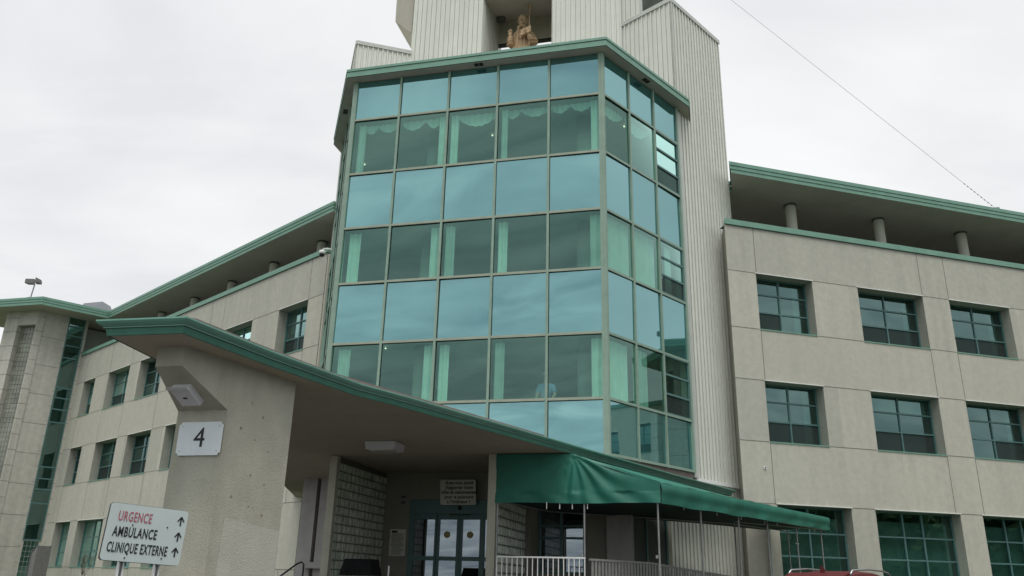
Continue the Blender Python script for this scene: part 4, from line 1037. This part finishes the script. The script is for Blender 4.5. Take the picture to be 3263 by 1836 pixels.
for s in (-1, 1):
    b = MB(); b.tube([(-1.72, s*.60, 1.77), (-1.60, s*.60, 1.845), (-.8, s*.61, 1.885), (.0, s*.61, 1.875), (.35, s*.60, 1.84), (.5, s*.60, 1.77)], .018, M['chrome'], 8); b.build('roof_rail', CAR, True)
    b = MB(); b.box(-2.27, -2.12, s*.74-.11, s*.74+.11, .82, 1.12, M['taill']); b.build('tail_light', CAR)
    b = MB(); b.box(.72, .86, s*1.0-.10, s*1.0+.08, 1.02, 1.17, M['red']); b.build('wing_mirror', CAR)
    for x in (-1.35, 1.42):
        b = MB(); b.tube([(x, s*.70, .34), (x, s*.95, .34)], .34, M['rubber'], 24); wl = b.build('wheel', CAR)
        b = MB(); b.tube([(x, s*.94, .34), (x, s*.965, .34)], .20, M['chrome'], 16); b.build('rim', wl)
b = MB(); b.hull([(-1.62, -.02, 1.80), (-1.62, .02, 1.80), (-1.38, .015, 1.835), (-1.38, -.015, 1.835)], [(-1.60, -.008, 1.93), (-1.60, .008, 1.93), (-1.56, .006, 1.93), (-1.56, -.006, 1.93)], M['red']); b.build('antenna_fin', CAR)

# ------------------------------------------------------------------ ground
def structure(b, name, **k):
    o = b.build(name, **k); o['kind'] = 'structure'; return o
def Wl(x, y, z):
    c, s = math.cos(RZ), math.sin(RZ); return (ROOT0.x+x*c-y*s, ROOT0.y+x*s+y*c, z)
b = MB(); S_ = 3000
b.face([(-S_, -S_, 0), (S_, -S_, 0), (S_, S_, 0), (-S_, S_, 0)], M['grass']); structure(b, 'ground')
b = MB(); b.face([Wl(-60, -40, .004), Wl(60, -40, .004), Wl(60, 2, .004), Wl(-60, 2, .004)], M['asph']); structure(b, 'driveway')
b = MB(); b.hull([Wl(x, y, .0) for x, y in ((7, -9), (14, -9), (14, 2), (8.2, 2))], [Wl(x, y, .17) for x, y in ((7, -9), (14, -9), (14, 2), (8.2, 2))], M['asph']); structure(b, 'parking_bay')
b = MB(); b.hull([Wl(-2.6, -6.2, .0), Wl(5.4, -6.2, .0), Wl(6.2, -4.5, 0), Wl(7.2, 4.9, 0), Wl(-6, 4.9, 0)], [Wl(-2.6, -6.2, 1.1), Wl(5.4, -6.2, 1.1), Wl(6.2, -4.5, 1.1), Wl(7.2, 4.9, 1.1), Wl(-6, 4.9, 1.1)], M['walk']); structure(b, 'entrance_terrace')
b = MB(); b.hull([Wl(x, y, .0) for x, y in ((-.7, -14.0), (1.9, -14.0), (2.2, -10.5), (-1.2, -10.5))], [Wl(x, y, .15) for x, y in ((-.7, -14.0), (1.9, -14.0), (2.2, -10.5), (-1.2, -10.5))], M['walk']); structure(b, 'kerb_island')

# distant tree line behind the viewer, only seen mirrored in the glass
def tree(x, y, h, lab, sd):
    T = bpy.data.objects.new('tree', None); COL.objects.link(T); T.location = (x, y, 0); tag(T, lab, 'tree', 'trees across the car park')
    rr = random.Random(sd); b = MB(); b.tube([(0, 0, 0), (.1, 0, h*.3), (0, .1, h*.6)], .28, M['bark'], 8, .12)
    for k in range(7):
        a = rr.uniform(0, 6.28); z = h*rr.uniform(.3, .6); b.tube([(0, 0, z), (math.cos(a)*h*.12, math.sin(a)*h*.12, z+h*.15), (math.cos(a)*h*.22, math.sin(a)*h*.22, z+h*.3)], .09, M['bark'], 6, .03)
    b.build('trunk', T)
    b = MB()
    for k in range(1300):
        a = rr.uniform(0, 6.28); u = rr.uniform(-1, 1); r = rr.uniform(.5, 1)**.4; R3 = h*.30*(1+.25*math.sin(a*3+u*4))
        p = Vector((R3*r*math.sqrt(1-u*u)*math.cos(a), R3*r*math.sqrt(1-u*u)*math.sin(a), h*.52+h*.50*r*u)); s_ = rr.uniform(.35, .75)
        d1 = Vector((rr.uniform(-1, 1), rr.uniform(-1, 1), rr.uniform(-1, 1))).normalized()*s_; d2 = d1.orthogonal().normalized()*s_*.7
        b.face([p-d1, p+d2, p+d1, p-d2], M['grass'])
    b.build('crown', T)

rt_ = random.Random(11)
for i, lab in enumerate(['tall dark tree across the car park, nearest of the row mirrored in the windows', 'broad dark tree second in the row across the car park', 'third tree in the row across the car park', 'fourth tree in the row across the car park', 'fifth tree in the row across the car park', 'sixth tree in the row across the car park', 'seventh tree in the row across the car park', 'last tree in the row across the car park']):
    az = R(106+4.6*i); dd = 46+rt_.uniform(-3, 3); tree(14+math.sin(az)*dd, 28+math.cos(az)*dd, 11+rt_.uniform(-1, 1.5), lab, 20+i)
# ------------------------------------------------------------------ light
w = bpy.data.worlds.new('World'); sc.world = w; w.use_nodes = True; nt = w.node_tree; nt.nodes.clear()
out = nt.nodes.new('ShaderNodeOutputWorld')
sky = nt.nodes.new('ShaderNodeTexSky'); sky.sky_type = 'NISHITA'; sky.sun_disc = False; sky.sun_elevation = R(63); sky.sun_rotation = R(180); sky.altitude = 100; sky.air_density = 1.4; sky.dust_density = 3
tc = nt.nodes.new('ShaderNodeTexCoord'); sx = nt.nodes.new('ShaderNodeSeparateXYZ'); nt.links.new(tc.outputs['Generated'], sx.inputs[0])
def math_(op, a, b_=None, clamp=False):
    n = nt.nodes.new('ShaderNodeMath'); n.operation = op; n.use_clamp = clamp
    for i, v in enumerate((a, b_)):
        if v is None: continue
        if isinstance(v, (int, float)): n.inputs[i].default_value = v
        else: nt.links.new(v, n.inputs[i])
    return n.outputs[0]
# project the direction on a cloud deck: (x/(z+.12), y/(z+.12))
zc = math_('ADD', math_('MAXIMUM', sx.outputs[2], 0.0), .16)
cx_ = math_('DIVIDE', sx.outputs[0], zc); cy_ = math_('DIVIDE', sx.outputs[1], zc)
cb_ = nt.nodes.new('ShaderNodeCombineXYZ'); nt.links.new(cx_, cb_.inputs[0]); nt.links.new(cy_, cb_.inputs[1])
def wn(scale, detail, rough, dist=0.0, off=(0, 0, 0), sc3=(1, 1, 1)):
    mp = nt.nodes.new('ShaderNodeMapping'); mp.inputs['Location'].default_value = off; mp.inputs['Scale'].default_value = sc3; mp.inputs['Rotation'].default_value = (0, 0, .5); nt.links.new(cb_.outputs[0], mp.inputs[0])
    n = nt.nodes.new('ShaderNodeTexNoise'); n.inputs['Scale'].default_value = scale; n.inputs['Detail'].default_value = detail; n.inputs['Roughness'].default_value = rough; n.inputs['Distortion'].default_value = dist
    nt.links.new(mp.outputs[0], n.inputs['Vector']); return n.outputs['Fac']
n1 = wn(.60, 5, .52, .6, (3.1, 1.7, 0), (1, 1.35, 1)); n2 = wn(1.3, 5, .55, .8, (7, 2, 0), (1, 1.6, 1))
cl = ramp(nt, math_('ADD', math_('MULTIPLY', n1, .7), math_('MULTIPLY', n2, .3)), .39, .60)
n3 = wn(2.3, 7, .56, .9, (1.3, 8.2, 0), (1, 2.2, 1))
cl2 = ramp(nt, math_('ADD', math_('MULTIPLY', n1, .45), math_('MULTIPLY', n3, .55)), .36, .65)
# in front of the camera: bright even overcast; behind it: darker, more contrast
back = ramp(nt, math_('ADD', math_('MULTIPLY', sx.outputs[1], -.5), .5), .45, .75)
front_c = mixc(nt, cl, (.78, .795, .815), (.985, .99, .995))
back_c = mixc(nt, cl2, (.40, .47, .53), (1.04, 1.09, 1.08))
c = mixc(nt, back, front_c, back_c)
# brighter towards the zenith, as overcast skies are
zen = ramp(nt, sx.outputs[2], .72, .98)
c = mixc(nt, zen, c, (3.2, 3.25, 3.3))
mixsky = mixc(nt, 1.0, c, mixc(nt, 1.0, sky.outputs[0], (.003, .003, .003), 'MULTIPLY'), 'ADD')
bg = nt.nodes.new('ShaderNodeBackground'); nt.links.new(mixsky, bg.inputs[0]); bg.inputs[1].default_value = 1.0
nt.links.new(bg.outputs[0], out.inputs[0])
sl = bpy.data.lights.new('sun', 'SUN'); sl.energy = 1.6; sl.angle = R(30); sl.color = (1, .96, .90)
so = bpy.data.objects.new('sun', sl); COL.objects.link(so)
az_, el_ = R(180), R(63)   # sun direction: behind-left of the camera
d = Vector((math.sin(az_)*math.cos(el_), math.cos(az_)*math.cos(el_), math.sin(el_)))
so.rotation_euler = d.to_track_quat('Z', 'Y').to_euler()

# ------------------------------------------------------------------ camera
cam = bpy.data.cameras.new('camera'); co = bpy.data.objects.new('camera', cam); COL.objects.link(co); sc.camera = co
p, r = R(19.75), R(1.38)
Rt = Vector((1, 0, 0)); Fw = Vector((0, math.cos(p), math.sin(p))); Up = Rt.cross(Fw)
R2 = Rt*math.cos(r)+Up*math.sin(r); U2 = -Rt*math.sin(r)+Up*math.cos(r)
mt = Matrix((R2, U2, -Fw)).transposed().to_4x4(); mt.translation = (0, 0, 1.6); co.matrix_world = mt
cam.sensor_width = 36; cam.lens = 36*2620/3263; cam.clip_start = .05; cam.clip_end = 8000
sc.view_settings.view_transform = 'Standard'; sc.view_settings.look = 'None'; sc.view_settings.exposure = 0; sc.view_settings.gamma = 1
sc.cycles.max_bounces = 8; sc.cycles.transparent_max_bounces = 12; sc.cycles.glossy_bounces = 4
sc.render.resolution_x = 1024; sc.render.resolution_y = 576
